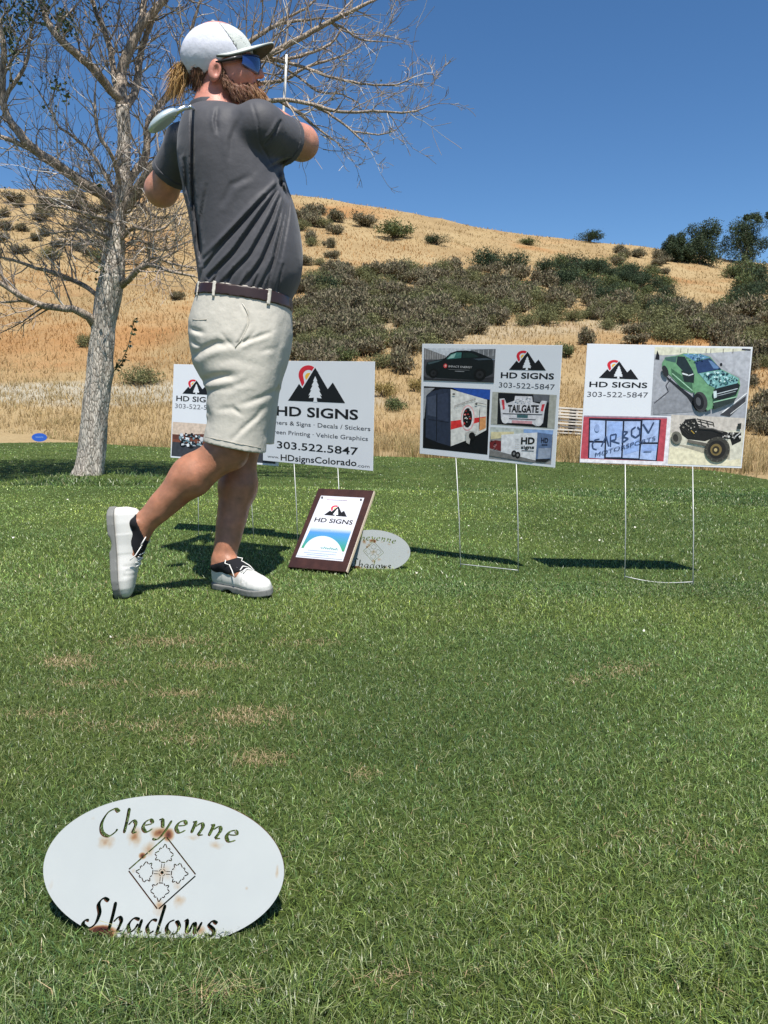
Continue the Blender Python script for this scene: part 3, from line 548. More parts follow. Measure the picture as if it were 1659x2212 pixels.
# taller straw along the far edge of the lawn
n = 60000; x = RNG.uniform(-14, 9, n); dd = RNG.random(n)**1.6*7; y = lawn_far(x)+.05+dd; cl_ = fbm(x*1.6, y*1.6, 3)
keep = RNG.random(n) < sstep(.36, .66, cl_)*np.interp(x, [-14, -4, -2, 9], [.6, .6, 1, 1]); x = x[keep]; y = y[keep]; dd = dd[keep]; n = len(x)
z = terrain_z(x, y); z = np.where(dd < .6, np.maximum(z, -.15), z); h_ = RNG.uniform(.14, .42, n)*np.interp(x, [-14, -3, -1.2, 9], [.55, .6, 1.05, 1.0])*np.interp(dd, [0, .5, 7], [.55, 1, 1])
base = np.array([.46, .35, .17])*RNG.uniform(.7, 1.2, (n, 1)); grn = RNG.random(n) < .12*np.exp(-dd); base[grn] = np.array([.20, .21, .06])
g = obj('tall_dry_grass', blades('tall_dry_grass', np.column_stack([x, y]), z-.02, h_, np.maximum(.004, .0009*y)*RNG.uniform(.7, 1.3, n), np.clip(RNG.normal(.35, .25, n), .02, 1.2), RNG.uniform(0, 6.28, n), base*.7, base*1.15, 2), M_STRAW); kind(g, 'stuff')

# ================================================================== STACK OF PALE BOARDS in the dry grass
M_PLANK = mat('weathered_pale_board', srgb(196, 192, 182), rough=.8, noise=(9, .2))
g0 = hit(1236, 940); st = thing('board_stack', 'stack of pale weathered boards in dry grass between the two right signs', 'board stack', g0, (0, R(3.5), R(8)))
dS = g0[1]; hS = 58/F*dS; wS = 96/F*dS; nb = 9
bme = box_mesh('board', wS, .5, hS/nb*.55, .004)
for k in range(nb):
    o = obj('board', bme, M_PLANK if k == 0 else None, st); o.location = (vr_.uniform(-.04, .04), vr_.uniform(-.03, .03), hS/nb*(k+.6)); o.rotation_euler = (0, R(vr_.uniform(-.6, .6)), R(vr_.uniform(-2, 2)))
spm = box_mesh('spacer', .06, .48, hS/nb*.45)
for k in range(nb):
    for s in (-.4, 0, .4): o = obj('spacer', spm, M_BARK if (k == 0 and s < -.3) else None, st); o.location = (s*wS, .02, hS/nb*(k+.1))

# ================================================================== small pale flecks (fallen petals and clippings) on the turf
V = []; Fq = []
for u, v in [(147, 1086), (297, 1124), (30, 1172), (1012, 1145), (1325, 1162), (1372, 1148), (1295, 1177), (900, 1250), (1255, 1470), (240, 1395), (1125, 1172), (560, 1130), (1390, 1380), (585, 1095), (1065, 1128), (700, 1020), (1200, 1130)]:
    p = G(u, v) if v > 1075 else G(u, v, -.1); s = p[1]*.0013; b = len(V); a = vr_.uniform(0, 6.28); zf = float(lawn_z(p[0], p[1]))+.02
    for k in range(5): V.append((p[0]+math.cos(a+k*1.257)*s*vr_.uniform(.7, 1.6), p[1]+math.sin(a+k*1.257)*s*vr_.uniform(.7, 1.4), zf+vr_.uniform(0, .008)))
    Fq.append(tuple(range(b, b+5)))
g = obj('fallen_petals', mesh_py('fallen_petals', V, Fq), mat('pale_petal', (.75, .72, .62), rough=.7)); kind(g, 'stuff')
# ================================================================== FLAT PRINT (polygons laid on a panel) AND LETTERING
M_PRINT = mat('printed_ink', attr='col', rough=.45, spec=.35)
_txt = {}
def text_tris(s, bold=0.0):
    k = (s, bold)
    if k not in _txt:
        cu = bpy.data.curves.new('t', 'FONT'); cu.body = s; cu.size = 1; cu.offset = bold; cu.resolution_u = 3
        ob = bpy.data.objects.new('t', cu); COL.objects.link(ob); bpy.context.view_layer.update()
        me = bpy.data.meshes.new_from_object(ob.evaluated_get(bpy.context.evaluated_depsgraph_get()))
        me.calc_loop_triangles()
        V = np.array([v.co[:] for v in me.vertices])[:, :2]; T = np.array([t.vertices[:] for t in me.loop_triangles])
        bpy.data.objects.remove(ob); bpy.data.curves.remove(cu); bpy.data.meshes.remove(me)
        V[:, 0] -= V[:, 0].min(); wd = V[:, 0].max(); _txt[k] = (V, T, wd)
    return _txt[k]
CAPH = .73
def homog(src, dst):
    A = []; B = []
    for (x, y), (X, Y) in zip(src, dst):
        A += [[x, y, 1, 0, 0, 0, -X*x, -X*y], [0, 0, 0, x, y, 1, -Y*x, -Y*y]]; B += [X, Y]
    h = np.linalg.solve(np.array(A, float), np.array(B, float)); return np.append(h, 1).reshape(3, 3)
M_PHOTO = mat('printed_photo_ink', attr='col', rough=.45, spec=.35, noise=(70, .24))
class Print:
    """ink polygons in a panel's own plane; coordinates are traced and mapped to panel metres"""
    def __init__(s, quad, w, h, y=-.0024):
        s.H = homog(quad, [(-w/2, h/2), (w/2, h/2), (w/2, -h/2), (-w/2, -h/2)]); s.y = y; s.reset()
    def reset(s): s.V = []; s.F = []; s.C = []; s.k = 0
    def m(s, x, y):
        q = s.H @ np.array([x, y, 1.0]); return q[:2]/q[2]
    def add(s, pts, tris, col):
        b = len(s.V); s.k += 1; yy = s.y - s.k*.00006
        for p in pts: s.V.append((p[0], yy, p[1])); s.C.append(col)
        s.F += [(b+a, b+c, b+d) for a, c, d in tris]
    def poly(s, pts, col, mapped=False):
        q = [p if mapped else s.m(*p) for p in pts]
        tris = geometry.tessellate_polygon([[Vector((a, b, 0)) for a, b in q]]); s.add(q, tris, col)
    def grad(s, quad, c0, c1, n=10):
        (ax, ay), (bx, by), (cx, cy), (dx, dy) = quad
        for i in range(n):
            t0, t1 = i/n, (i+1)/n; L = lambda p, q, t: (p[0]+(q[0]-p[0])*t, p[1]+(q[1]-p[1])*t)
            tm = (t0+t1)/2; s.poly([L(quad[0], quad[3], t0), L(quad[1], quad[2], t0), L(quad[1], quad[2], t1), L(quad[0], quad[3], t1)], tuple(c0[j]*(1-tm)+c1[j]*tm for j in range(3)))
    def ell(s, c, rx, ry, col, n=20, rot=0.):
        s.poly([(c[0]+rx*math.cos(a)*math.cos(rot)-ry*math.sin(a)*math.sin(rot), c[1]+rx*math.cos(a)*math.sin(rot)+ry*math.sin(a)*math.cos(rot)) for a in [2*math.pi*i/n for i in range(n)]], col)
    def line(s, pts, wd, col):
        for a, b in zip(pts[:-1], pts[1:]):
            dx, dy = b[0]-a[0], b[1]-a[1]; l = math.hypot(dx, dy) or 1; nx, ny = -dy/l*wd/2, dx/l*wd/2
            s.poly([(a[0]+nx, a[1]+ny), (b[0]+nx, b[1]+ny), (b[0]-nx, b[1]-ny), (a[0]-nx, a[1]-ny)], col)
    def specks(s, quad, n, size, cols, rng):
        for i in range(n):
            a, b = rng.random(), rng.random(); L = lambda p, q, t: (p[0]+(q[0]-p[0])*t, p[1]+(q[1]-p[1])*t)
            c = L(L(quad[0], quad[1], a), L(quad[3], quad[2], a), b); r = size*rng.uniform(.5, 1.2); k = rng.randint(3, 5); a0 = rng.random()*6
            s.poly([(c[0]+r*rng.uniform(.6, 1.3)*math.cos(a0+6.283*j/k), c[1]+r*rng.uniform(.6, 1.2)*math.sin(a0+6.283*j/k)) for j in range(k)], rng.choice(cols))
    def text(s, t, a, b, cap, col, bold=0.0):
        V, T, wd = text_tris(t, bold); p, q = s.m(*a), s.m(*b); ax = q-p; hh = s.m(a[0], a[1]-cap)-p
        hh = np.array([0, np.linalg.norm(hh)])  # upright in the panel's frame
        s.add([p+ax*(v[0]/wd)+hh*(v[1]/CAPH) for v in V], T, col)
    def logo(s, a, b, hpx):
        p, q = s.m(*a), s.m(*b); ex = q-p; ey = s.m((a[0]+b[0])/2, (a[1]+b[1])/2-hpx)-s.m((a[0]+b[0])/2, (a[1]+b[1])/2); ey = np.array([0, np.linalg.norm(ey)]); M = lambda x, y: p+ex*x+ey*y
        K = srgb(18, 18, 22); W = srgb(219, 222, 227)
        c = (.365, .475); Rr = .175
        pin = [(c[0]+Rr*math.cos(t), c[1]+Rr*math.sin(t)*1.0) for t in np.linspace(R(35), R(205), 16)]+[(.262, .245)]
        inn = [(c[0]+.1*math.cos(t)+.005, c[1]+.1*math.sin(t)-.005) for t in np.linspace(R(205), R(35), 12)]
        s.poly([M(*x) for x in pin+[(.30, .30)]+inn], srgb(205, 40, 55), True)
        s.poly([M(c[0]+.012+.07*math.cos(t), c[1]-.03+.07*math.sin(t)) for t in np.linspace(0, 6.1, 18)], srgb(232, 178, 60), True)
        mt = [(0, 0), (.2, .315), (.262, .235), (.485, .61), (.705, .235), (.79, .355), (1, 0)]
        s.poly([M(*x) for x in [(.2, .345), (.262, .27), (.485, .645), (.56, .52), (.485, .58), (.27, .22), (.2, .3)]], W, True)
        s.poly([M(*x) for x in mt], K, True)
        tr = [(.487, .46), (.525, .37), (.51, .37), (.55, .29), (.532, .29), (.575, .205), (.553, .205), (.605, .11), (.572, .125), (.60, .065), (.515, .075), (.52, -.004), (.462, -.004), (.465, .075),
              (.375, .065), (.40, .125), (.37, .11), (.42, .205), (.40, .205), (.442, .29), (.424, .29), (.465, .37), (.45, .37)]
        s.poly([M(*x) for x in tr], W, True)
        s.poly([M(*x) for x in [(.455, .02), (.525, .02), (.525, -.005), (.455, -.005)]], W, True)
    def emit(s, name, parent):
        me = bpy.data.meshes.new(name); me.from_pydata(s.V, [], s.F); ca = me.color_attributes.new('col', 'FLOAT_COLOR', 'POINT')
        ca.data.foreach_set('color', np.column_stack([np.array(s.C), np.ones(len(s.C))]).astype(np.float32).ravel()); me.update()
        # face the reader (towards -y)
        for p in me.polygons:
            if p.normal.y > 0: p.flip()
        me.update(); s.reset(); return obj(name, me, M_PHOTO if 'photo' in name else M_PRINT, parent)

# ================================================================== YARD SIGNS
M_PANEL = mat('white_corrugated_plastic', srgb(219, 222, 227), rough=.42, spec=.4, noise=(6, .015))
M_WIRE = mat('galvanised_wire', (.50, .51, .49), rough=.5, metal=.4)
def yard_sign(label, pos, yaw, lean, roll, w, h, stakes, bar, sag=0.0):
    """pos = panel centre; stakes = ground points of the two wires"""
    base = Vector((pos[0], pos[1], 0)); Rm = Matrix.Rotation(yaw, 4, 'Z') @ Matrix.Rotation(lean, 4, 'X') @ Matrix.Rotation(roll, 4, 'Y')
    t = thing('yard_sign', label, 'sign', base, group='advertising signs on the tee')
    pm = box_mesh('panel', w, .0042, h, .0006); p = obj('panel', pm, M_PANEL, t); p.matrix_basis = Matrix.Translation((0, 0, pos[2])) @ Rm
    # open flute lines along the top and bottom edge of the board
    Mx = Matrix.Translation(pos) @ Rm; wires = []; inv = Matrix.Translation(-base)
    ends = []
    for g0, fx in stakes:
        top = Mx @ Vector((fx*w, 0, h*.18)); bot = Mx @ Vector((fx*w, 0, -h/2)); gd = Vector((g0[0], g0[1], -.05))
        mid = bot.lerp(gd, .5)+Vector((.003, 0, 0)); wires.append((bot, mid, gd)); ends.append((bot, gd))
    st = []
    for a, m_, b in wires: st.append(obj('stake', tubes('stake', [([inv @ (a+Vector((0, 0, .002))), inv @ m_, inv @ b], .0019)], 6), M_WIRE, t))
    (a0, g0), (a1, g1) = ends
    for f, s_ in ((bar, sag),):
        q0 = g0.lerp(a0, f[0]); q1 = g1.lerp(a1, f[1]); pts = [q0.lerp(q1, k/8)+Vector((0, 0, -s_*math.sin(math.pi*k/8))) for k in range(9)]
        obj('crossbar', tubes('crossbar', [([inv @ x for x in pts], .0018)], 6), M_WIRE, t)
    return t, p
def scaled(c, k): return (c[0]*k, c[1]*k, CH+(c[2]-CH)*k)
# --- four pose fits (centre, yaw, lean, roll) of the printed panels
k4 = .925; w4, h4 = .61*k4, .457*k4
s4, p4 = yard_sign('white yard sign with green camouflage pickup and dune buggy photos, farthest right', scaled((1.077, 2.979, .63), k4), R(-6), R(.5), R(1.7), w4, h4,
                   [(G(1350, 1255), -.214), (G(1498, 1268), .203)], (.14, .14), .012)
k3 = .955; w3, h3 = .61*k3, .457*k3
s3, p3 = yard_sign('white yard sign with black car, two trailers and tailgate poster photos', scaled((.406, 3.085, .642), k3), R(-35), R(3.5), R(3.4), w3, h3,
                   [(G(996, 1226), -.212), (G(1120, 1238), .235)], (.13, .13), .0)
k2 = 1.0; w2, h2 = .61, .457
s2, p2 = yard_sign('white yard sign with one large mountain logo and printed services and phone number', (-.301, 3.416, .600), R(-32.1), R(1.6), R(2.4), w2, h2,
                   [((-.395, 3.47), -.2), ((-.19, 3.34), .2)], (.1, .1), .0)
s1, p1 = yard_sign('white yard sign half hidden behind the golfer, racing motorcycle photo along its bottom', (-.76, 3.70, .600), R(-22.0), R(-3.0), R(2.6), .61, .457,
                   [(G(428, 1160), -.245), ((-.62, 3.62), .23)], (.1, .1), .0)
K = srgb(20, 20, 24); DG = srgb(70, 70, 76); W = srgb(224, 228, 234)
# ---- services sign
pr = Print([(758, 45), (1580, 70), (1585, 877), (744, 812)], w2, h2)
pr.logo((950, 345), (1375, 366), 410); pr.emit('mountain_logo', p2)
pr.text('HD SIGNS', (858, 455), (1472, 489), 73, K, .025); pr.emit('lettering', p2)
pr.text('Banners & Signs · Decals / Stickers', (768, 520), (1562, 573), 33, DG, .006); pr.emit('lettering', p2); pr.text('Screen Printing · Vehicle Graphics', (786, 595), (1546, 648), 33, DG, .006); pr.emit('lettering', p2)
pr.text('303.522.5847', (858, 711), (1476, 757), 58, K, .012); pr.emit('lettering', p2)
pr.text('www.', (782, 788), (874, 795), 24, DG); pr.emit('lettering', p2); pr.text('HDsignsColorado', (886, 808), (1466, 842), 50, K, .014); pr.emit('lettering', p2); pr.text('.com', (1468, 848), (1562, 855), 26, DG); pr.emit('lettering', p2)
# ---- vehicle collage sign
rg = random.Random(3)
pr = Print([(90, 80), (1545, 125), (1540, 1420), (85, 1295)], w3, h3)
pr.logo((1020, 372), (1397, 383), 315); pr.emit('mountain_logo', p3)
pr.text('HD SIGNS', (938, 456), (1482, 476), 62, K, .025); pr.emit('lettering', p3); pr.text('303-522-5847', (922, 557), (1495, 586), 58, srgb(74, 74, 80)); pr.emit('lettering', p3)
# photo 1: black car
pr.poly([(112, 125), (875, 150), (870, 508), (115, 475)], srgb(196, 200, 206))
pr.poly([(112, 125), (350, 215), (350, 260), (112, 250)], srgb(120, 118, 118))
for k in range(9): pr.line([(130+26*k, 142+9*k), (130+26*k, 250)], 5, srgb(172, 170, 170))
pr.poly([(610, 152), (875, 150), (872, 260), (800, 240), (640, 190)], srgb(110, 112, 115))
for k in range(5): pr.line([(650+50*k, 156), (650+50*k, 225)], 6, srgb(176, 176, 178))
pr.poly([(115, 250), (872, 265), (870, 508), (115, 475)], srgb(70, 70, 74))
pr.poly([(115, 430), (180, 455), (640, 480), (871, 440), (870, 508), (115, 475)], srgb(44, 44, 48))
body = [(135, 330), (150, 280), (340, 240), (400, 185), (470, 162), (560, 160), (650, 170), (760, 215), (845, 255), (858, 310), (855, 410), (800, 440), (700, 480), (270, 452), (150, 420), (138, 385)]
pr.poly(body, srgb(16, 22, 24)); pr.poly([(360, 245), (405, 198), (470, 178), (520, 182), (516, 240), (370, 252)], srgb(60, 110, 104)); pr.poly([(372, 246), (410, 205), (460, 188), (440, 235)], srgb(150, 190, 180))
pr.poly([(535, 184), (620, 186), (700, 225), (680, 236), (532, 240)], srgb(26, 44, 40)); pr.poly([(150, 285), (330, 250), (280, 275), (170, 305)], srgb(60, 76, 80)); pr.poly([(640, 250), (780, 245), (850, 262), (700, 268)], srgb(60, 70, 78))
for c, r_ in (((222, 400), 52), ((720, 420), 66)): pr.ell(c, r_, r_, srgb(8, 8, 9)); pr.ell(c, r_*.62, r_*.62, srgb(34, 34, 36)); pr.ell(c, r_*.2, r_*.2, srgb(12, 12, 12))
pr.ell((350, 322), 20, 24, srgb(205, 70, 70)); pr.ell((352, 320), 10, 12, srgb(235, 180, 170)); pr.text('IMPACT ENERGY', (385, 338), (636, 352), 22, srgb(190, 190, 190)); pr.line([(385, 360), (610, 372)], 5, srgb(96, 98, 100)); pr.line([(455, 380), (555, 386)], 9, srgb(120, 122, 124))
pr.emit('printed_photo', p3)
# photo 2: white trailer with red stripe
pr.poly([(118, 540), (835, 580), (830, 1292), (120, 1230)], srgb(10, 12, 18)); pr.poly([(290, 552), (835, 582), (834, 690), (600, 650), (430, 560)], srgb(38, 78, 160)); pr.poly([(120, 560), (240, 560), (150, 640), (130, 900), (120, 900)], srgb(150, 152, 156))
pr.poly([(145, 650), (200, 600), (320, 570), (412, 575), (425, 1205), (300, 1170), (150, 1110)], srgb(42, 50, 68)); pr.poly([(160, 660), (255, 640), (258, 880), (165, 860)], srgb(66, 74, 92)); pr.poly([(272, 636), (385, 612), (395, 930), (276, 905)], srgb(52, 60, 80))
pr.line([(263, 620), (272, 1150)], 9, srgb(14, 18, 28)); pr.line([(170, 905), (400, 940)], 7, srgb(26, 30, 44))
pr.poly([(412, 575), (805, 690), (808, 1020), (640, 1120), (430, 1205)], srgb(216, 214, 208)); pr.poly([(424, 925), (800, 872), (800, 915), (426, 1020)], srgb(214, 52, 52)); pr.poly([(735, 890), (800, 880), (802, 1000), (735, 1030)], srgb(214, 150, 96))
pr.ell((605, 890), 74, 142, srgb(226, 170, 170)); pr.ell((605, 890), 64, 128, srgb(226, 222, 220)); pr.ell((603, 888), 50, 108, srgb(22, 20, 24))
pr.specks([(560, 800), (640, 800), (640, 970), (560, 970)], 26, 11, [srgb(230, 226, 220), srgb(200, 60, 60), srgb(20, 20, 22)], rg)
pr.text('ENDWORTH HAUL', (460, 775), (690, 690), 24, srgb(96, 92, 90)); pr.line([(735, 775), (735, 1010)], 5, srgb(90, 90, 92)); pr.line([(690, 720), (800, 740)], 6, srgb(120, 120, 120))
pr.poly([(590, 1050), (640, 1030), (710, 1040), (690, 1080), (650, 1070), (635, 1180), (600, 1160)], srgb(180, 178, 172)); pr.ell((660, 1085), 34, 40, srgb(16, 16, 18)); pr.ell((450, 628), 16, 8, srgb(30, 30, 34)); pr.ell((695, 735), 14, 8, srgb(30, 30, 34))
pr.emit('printed_photo', p3)
# photo 3: tailgate poster
pr.poly([(858, 605), (1520, 640), (1515, 1000), (852, 958)], srgb(166, 166, 156)); pr.poly([(918, 615), (1448, 640), (1442, 990), (920, 955)], srgb(20, 22, 28)); pr.poly([(1280, 632), (1448, 640), (1446, 720), (1290, 710)], srgb(96, 98, 104))
pr.poly([(935, 680), (985, 675), (1010, 730), (1090, 700), (1095, 650), (1270, 655), (1280, 715), (1350, 735), (1370, 700), (1425, 705), (1405, 800), (1395, 940), (1330, 975), (1290, 950), (1040, 940), (1000, 945), (960, 900), (950, 790)], srgb(210, 208, 212))
pr.poly([(955, 690), (985, 690), (995, 790), (975, 800)], srgb(196, 60, 70)); pr.poly([(1375, 740), (1405, 735), (1390, 815), (1365, 810)], srgb(196, 60, 70))
pr.text('TAILGATE', (1026, 822), (1345, 826), 78, srgb(26, 24, 28), .04)
pr.line([(975, 840), (1385, 850)], 10, srgb(60, 62, 70)); pr.poly([(1125, 850), (1238, 855), (1236, 885), (1125, 882)], srgb(60, 96, 100)); pr.line([(980, 890), (1370, 905)], 8, srgb(90, 90, 96)); pr.line([(1075, 925), (1285, 935)], 30, srgb(200, 150, 156))
pr.ell((1005, 905), 38, 42, srgb(226, 224, 226)); pr.ell((1350, 930), 40, 42, srgb(226, 224, 226)); pr.specks([(1100, 660), (1270, 660), (1270, 715), (1100, 715)], 30, 9, [srgb(180, 180, 186), srgb(226, 226, 228)], rg)
pr.emit('printed_photo', p3)
# photo 4: white enclosed trailer
pr.poly([(850, 985), (1505, 1015), (1500, 1385), (848, 1335)], srgb(150, 148, 146)); pr.poly([(850, 985), (1505, 1015), (1504, 1090), (850, 1090)], srgb(190, 196, 190)); pr.poly([(1200, 1005), (1505, 1015), (1503, 1060), (1200, 1045)], srgb(140, 170, 214)); pr.poly([(860, 1040), (1100, 1035), (1100, 1090), (860, 1120)], srgb(214, 202, 160))
pr.poly([(848, 1150), (910, 1130), (970, 1140), (972, 1250), (850, 1220)], srgb(110, 36, 40)); pr.specks([(852, 1140), (968, 1140), (968, 1240), (852, 1230)], 14, 12, [srgb(60, 20, 26), srgb(160, 110, 110), srgb(30, 28, 30)], rg)
pr.poly([(970, 1070), (1345, 1040), (1340, 1345), (975, 1260)], srgb(220, 220, 222)); pr.poly([(1345, 1040), (1500, 1060), (1498, 1330), (1340, 1345)], srgb(96, 116, 150)); pr.poly([(1365, 1210), (1490, 1205), (1488, 1315), (1362, 1330)], srgb(150, 160, 178)); pr.poly([(1340, 1330), (1498, 1322), (1440, 1362), (1345, 1358)], srgb(34, 34, 38)); pr.poly([(860, 1240), (975, 1262), (1340, 1348), (1300, 1365), (850, 1300)], srgb(120, 118, 116))
for c in ((1112, 1275), (1152, 1290)): pr.ell(c, 28, 38, srgb(26, 26, 28)); pr.ell(c, 12, 16, srgb(120, 120, 120))
pr.text('HD', (1180, 1166), (1322, 1164), 72, K, .04); pr.text('signs', (1182, 1218), (1320, 1216), 36, K, .03); pr.line([(1190, 1238), (1318, 1242)], 7, DG); pr.text('HD', (1388, 1146), (1460, 1148), 52, srgb(30, 34, 52), .03); pr.line([(1395, 1172), (1455, 1172)], 12, srgb(40, 44, 62))
for k in range(5): pr.line([(1120, 1120+24*k), (1160, 1122+24*k)], 3, srgb(120, 120, 122))
pr.emit('printed_photo', p3)
# ---- pickup sign
pr = Print([(113, 88), (1583, 103), (1513, 1213), (57, 1145)], w4, h4)
pr.logo((217, 388), (563, 401), 252); pr.emit('mountain_logo', p4)
pr.text('HD SIGNS', (134, 468), (642, 477), 49, K, .02); pr.emit('lettering', p4); pr.text('303-522-5847', (116, 556), (650, 563), 48, srgb(74, 74, 80)); pr.emit('lettering', p4)
# photo: green camouflage pickup
q = [(704, 110), (1568, 118), (1534, 750), (678, 722)]
pr.poly(q, srgb(160, 162, 168)); pr.poly([(704, 110), (1568, 118), (1566, 135), (1200, 160), (780, 185), (700, 175)], srgb(214, 212, 190)); pr.poly([(1200, 160), (1566, 135), (1550, 420), (1380, 330)], srgb(176, 178, 184))
for x in (935, 998, 1162, 1204, 1316, 1404): pr.line([(x, 122), (x-2, 160)], 6, srgb(110, 108, 100))
pr.poly([(725, 140), (745, 190), (745, 225), (708, 220)], srgb(24, 24, 28)); pr.poly([(1485, 118), (1566, 122), (1560, 136), (1480, 132)], srgb(50, 50, 60))
pr.poly([(690, 600), (800, 560), (850, 400), (770, 350), (1040, 560), (1060, 690), (700, 715)], srgb(136, 138, 144)); pr.line([(705, 615), (830, 510), (808, 455), (850, 390)], 9, srgb(70, 70, 76))
pr.poly([(810, 370), (1030, 540), (1180, 690), (1080, 680), (1000, 560), (820, 400)], srgb(34, 36, 42))
pr.poly([(1300, 720), (1534, 545), (1528, 600), (1390, 735)], srgb(60, 60, 64)); pr.line([(1320, 700), (1540, 520)], 9, srgb(230, 230, 230)); pr.line([(1395, 712), (1534, 600)], 7, srgb(206, 206, 206))
gr = srgb(104, 150, 112); gd = srgb(62, 100, 74)
pr.poly([(770, 250), (800, 200), (905, 185), (960, 165), (1100, 168), (1200, 195), (1290, 300), (1465, 385), (1478, 450), (1450, 560), (1400, 600), (1240, 668), (1190, 600), (1120, 500), (1040, 520), (940, 470), (850, 370), (770, 300)], gr)
pr.poly([(905, 192), (970, 195), (1050, 330), (1055, 400), (980, 350), (895, 260)], srgb(30, 44, 50)); pr.poly([(790, 205), (900, 192), (890, 250), (800, 230)], srgb(66, 96, 92)); pr.poly([(950, 175), (1100, 170), (1195, 200), (1060, 235)], srgb(96, 140, 176))
pr.poly([(1060, 240), (1195, 205), (1300, 305), (1090, 345)], srgb(38, 60, 100)); pr.poly([(1180, 225), (1215, 235), (1290, 300), (1230, 300)], srgb(96, 128, 168)); pr.poly([(850, 300), (1040, 430), (1050, 520), (940, 460), (860, 370)], gd); pr.line([(860, 345), (1045, 500)], 8, srgb(160, 200, 170))
pr.poly([(940, 320), (1060, 350), (1055, 430), (970, 420)], srgb(30, 40, 42)); pr.line([(950, 345), (1000, 360)], 13, srgb(220, 226, 226)); pr.line([(1005, 365), (1050, 350)], 10, srgb(200, 206, 210))
pr.poly([(1100, 345), (1300, 312), (1460, 388), (1450, 430), (1260, 480), (1180, 440)], srgb(120, 170, 170))
pr.specks([(1110, 350), (1300, 320), (1455, 400), (1240, 470)], 70, 13, [srgb(40, 74, 96), srgb(160, 208, 210), srgb(70, 120, 110), srgb(196, 226, 226), srgb(30, 60, 70)], rg)
pr.specks([(960, 172), (1100, 170), (1190, 200), (1070, 228)], 22, 10, [srgb(60, 96, 140), srgb(140, 180, 200), srgb(80, 120, 120)], rg)
pr.poly([(1230, 490), (1260, 480), (1450, 430), (1470, 450), (1440, 530), (1300, 580), (1240, 570)], srgb(24, 30, 34)); pr.line([(1260, 530), (1450, 480)], 7, srgb(190, 200, 204)); pr.line([(1255, 550), (1430, 505)], 6, srgb(150, 160, 164)); pr.poly([(1228, 505), (1258, 500), (1262, 560), (1236, 570)], srgb(190, 206, 206))
pr.poly([(1225, 600), (1440, 560), (1420, 600), (1240, 665)], srgb(44, 56, 54)); pr.line([(1230, 605), (1440, 555)], 10, srgb(150, 190, 160))
pr.poly([(1060, 480), (1120, 450), (1190, 490), (1225, 580), (1225, 660), (1180, 680), (1060, 540)], gr)
pr.ell((1115, 600), 62, 92, srgb(60, 60, 62), 24, -.25); pr.ell((1098, 598), 46, 74, srgb(24, 24, 28), 24, -.25); pr.ell((1096, 598), 22, 40, srgb(80, 82, 86), 16, -.25); pr.ell((795, 325), 24, 52, srgb(40, 42, 44), 20, -.35); pr.ell((1292, 265), 12, 16, srgb(26, 30, 36))
pr.emit('printed_photo', p4)
# photo: storefront windows
pr.poly([(90, 722), (860, 738), (842, 1180), (62, 1140)], srgb(226, 222, 226)); pr.poly([(88, 724), (826, 742), (800, 1142), (64, 1110)], srgb(178, 72, 84)); pr.poly([(90, 722), (826, 740), (825, 752), (300, 742), (90, 735)], srgb(150, 130, 146))
pr.poly([(135, 745), (770, 760), (740, 1138), (128, 1106)], srgb(24, 30, 48))
lb = srgb(164, 184, 222); lb2 = srgb(146, 172, 220)
for a in ([(146, 764), (276, 770), (274, 950), (144, 948)], [(144, 966), (274, 970), (270, 1112), (140, 1102)], [(290, 772), (432, 776), (420, 1100), (286, 1098)], [(446, 776), (588, 776), (576, 1112), (434, 1104)], [(606, 768), (754, 766), (744, 966), (600, 966)], [(598, 982), (742, 984), (728, 1130), (586, 1118)]): pr.poly(a, lb)
for a in ([(300, 780), (428, 784), (424, 900), (296, 980)], [(604, 990), (738, 990), (734, 1040), (600, 1060)], [(450, 1000), (580, 930), (576, 1040), (440, 1080)]): pr.poly(a, lb2)
ink = srgb(52, 70, 104)
for a in ([(228, 935), (190, 940), (165, 980), (172, 1020), (205, 1030)], [(245, 1000), (285, 910), (310, 1000)], [(325, 1005), (325, 900), (375, 890), (370, 940), (330, 950), (405, 975)], [(430, 970), (432, 865), (475, 870), (435, 915), (482, 930), (440, 960)], [(545, 826), (510, 850), (510, 900), (545, 922), (582, 895), (585, 850), (560, 826)], [(610, 800), (660, 880), (705, 785)]): pr.line(a, 13, ink)
pr.text('MOTORSPORTS', (190, 1095), (722, 946), 40, ink, .0); pr.ell((205, 835), 22, 34, srgb(140, 160, 200)); pr.line([(620, 1048), (690, 1046)], 9, srgb(110, 128, 164)); pr.emit('printed_photo', p4)
# photo: dune buggy
pr.poly([(862, 716), (1534, 750), (1505, 1195), (838, 1165)], srgb(206, 202, 184)); pr.poly([(862, 716), (1534, 750), (1528, 860), (860, 880)], srgb(196, 188, 178)); pr.poly([(850, 1010), (1180, 1040), (1400, 1140), (1500, 1120), (1505, 1195), (838, 1165)], srgb(222, 214, 184)); pr.poly([(880, 980), (1180, 1020), (1400, 1040), (1400, 1130), (1190, 1080)], srgb(160, 154, 136))
bk = srgb(30, 29, 28)
pr.poly([(935, 830), (990, 760), (1080, 750), (1110, 820), (1210, 840), (1380, 880), (1500, 880), (1500, 960), (1420, 1000), (1400, 940), (1250, 930), (1170, 960), (1010, 940), (960, 900)], bk)
for a in ([(985, 760), (1050, 900)], [(1090, 755), (1240, 790), (1250, 830)], [(1100, 775), (1240, 812)], [(1100, 800), (1180, 830)], [(940, 800), (1010, 870), (1080, 920)], [(1120, 760), (1140, 820)], [(1180, 770), (1200, 830)], [(960, 850), (1010, 900)]): pr.line(a, 9, srgb(44, 42, 40))
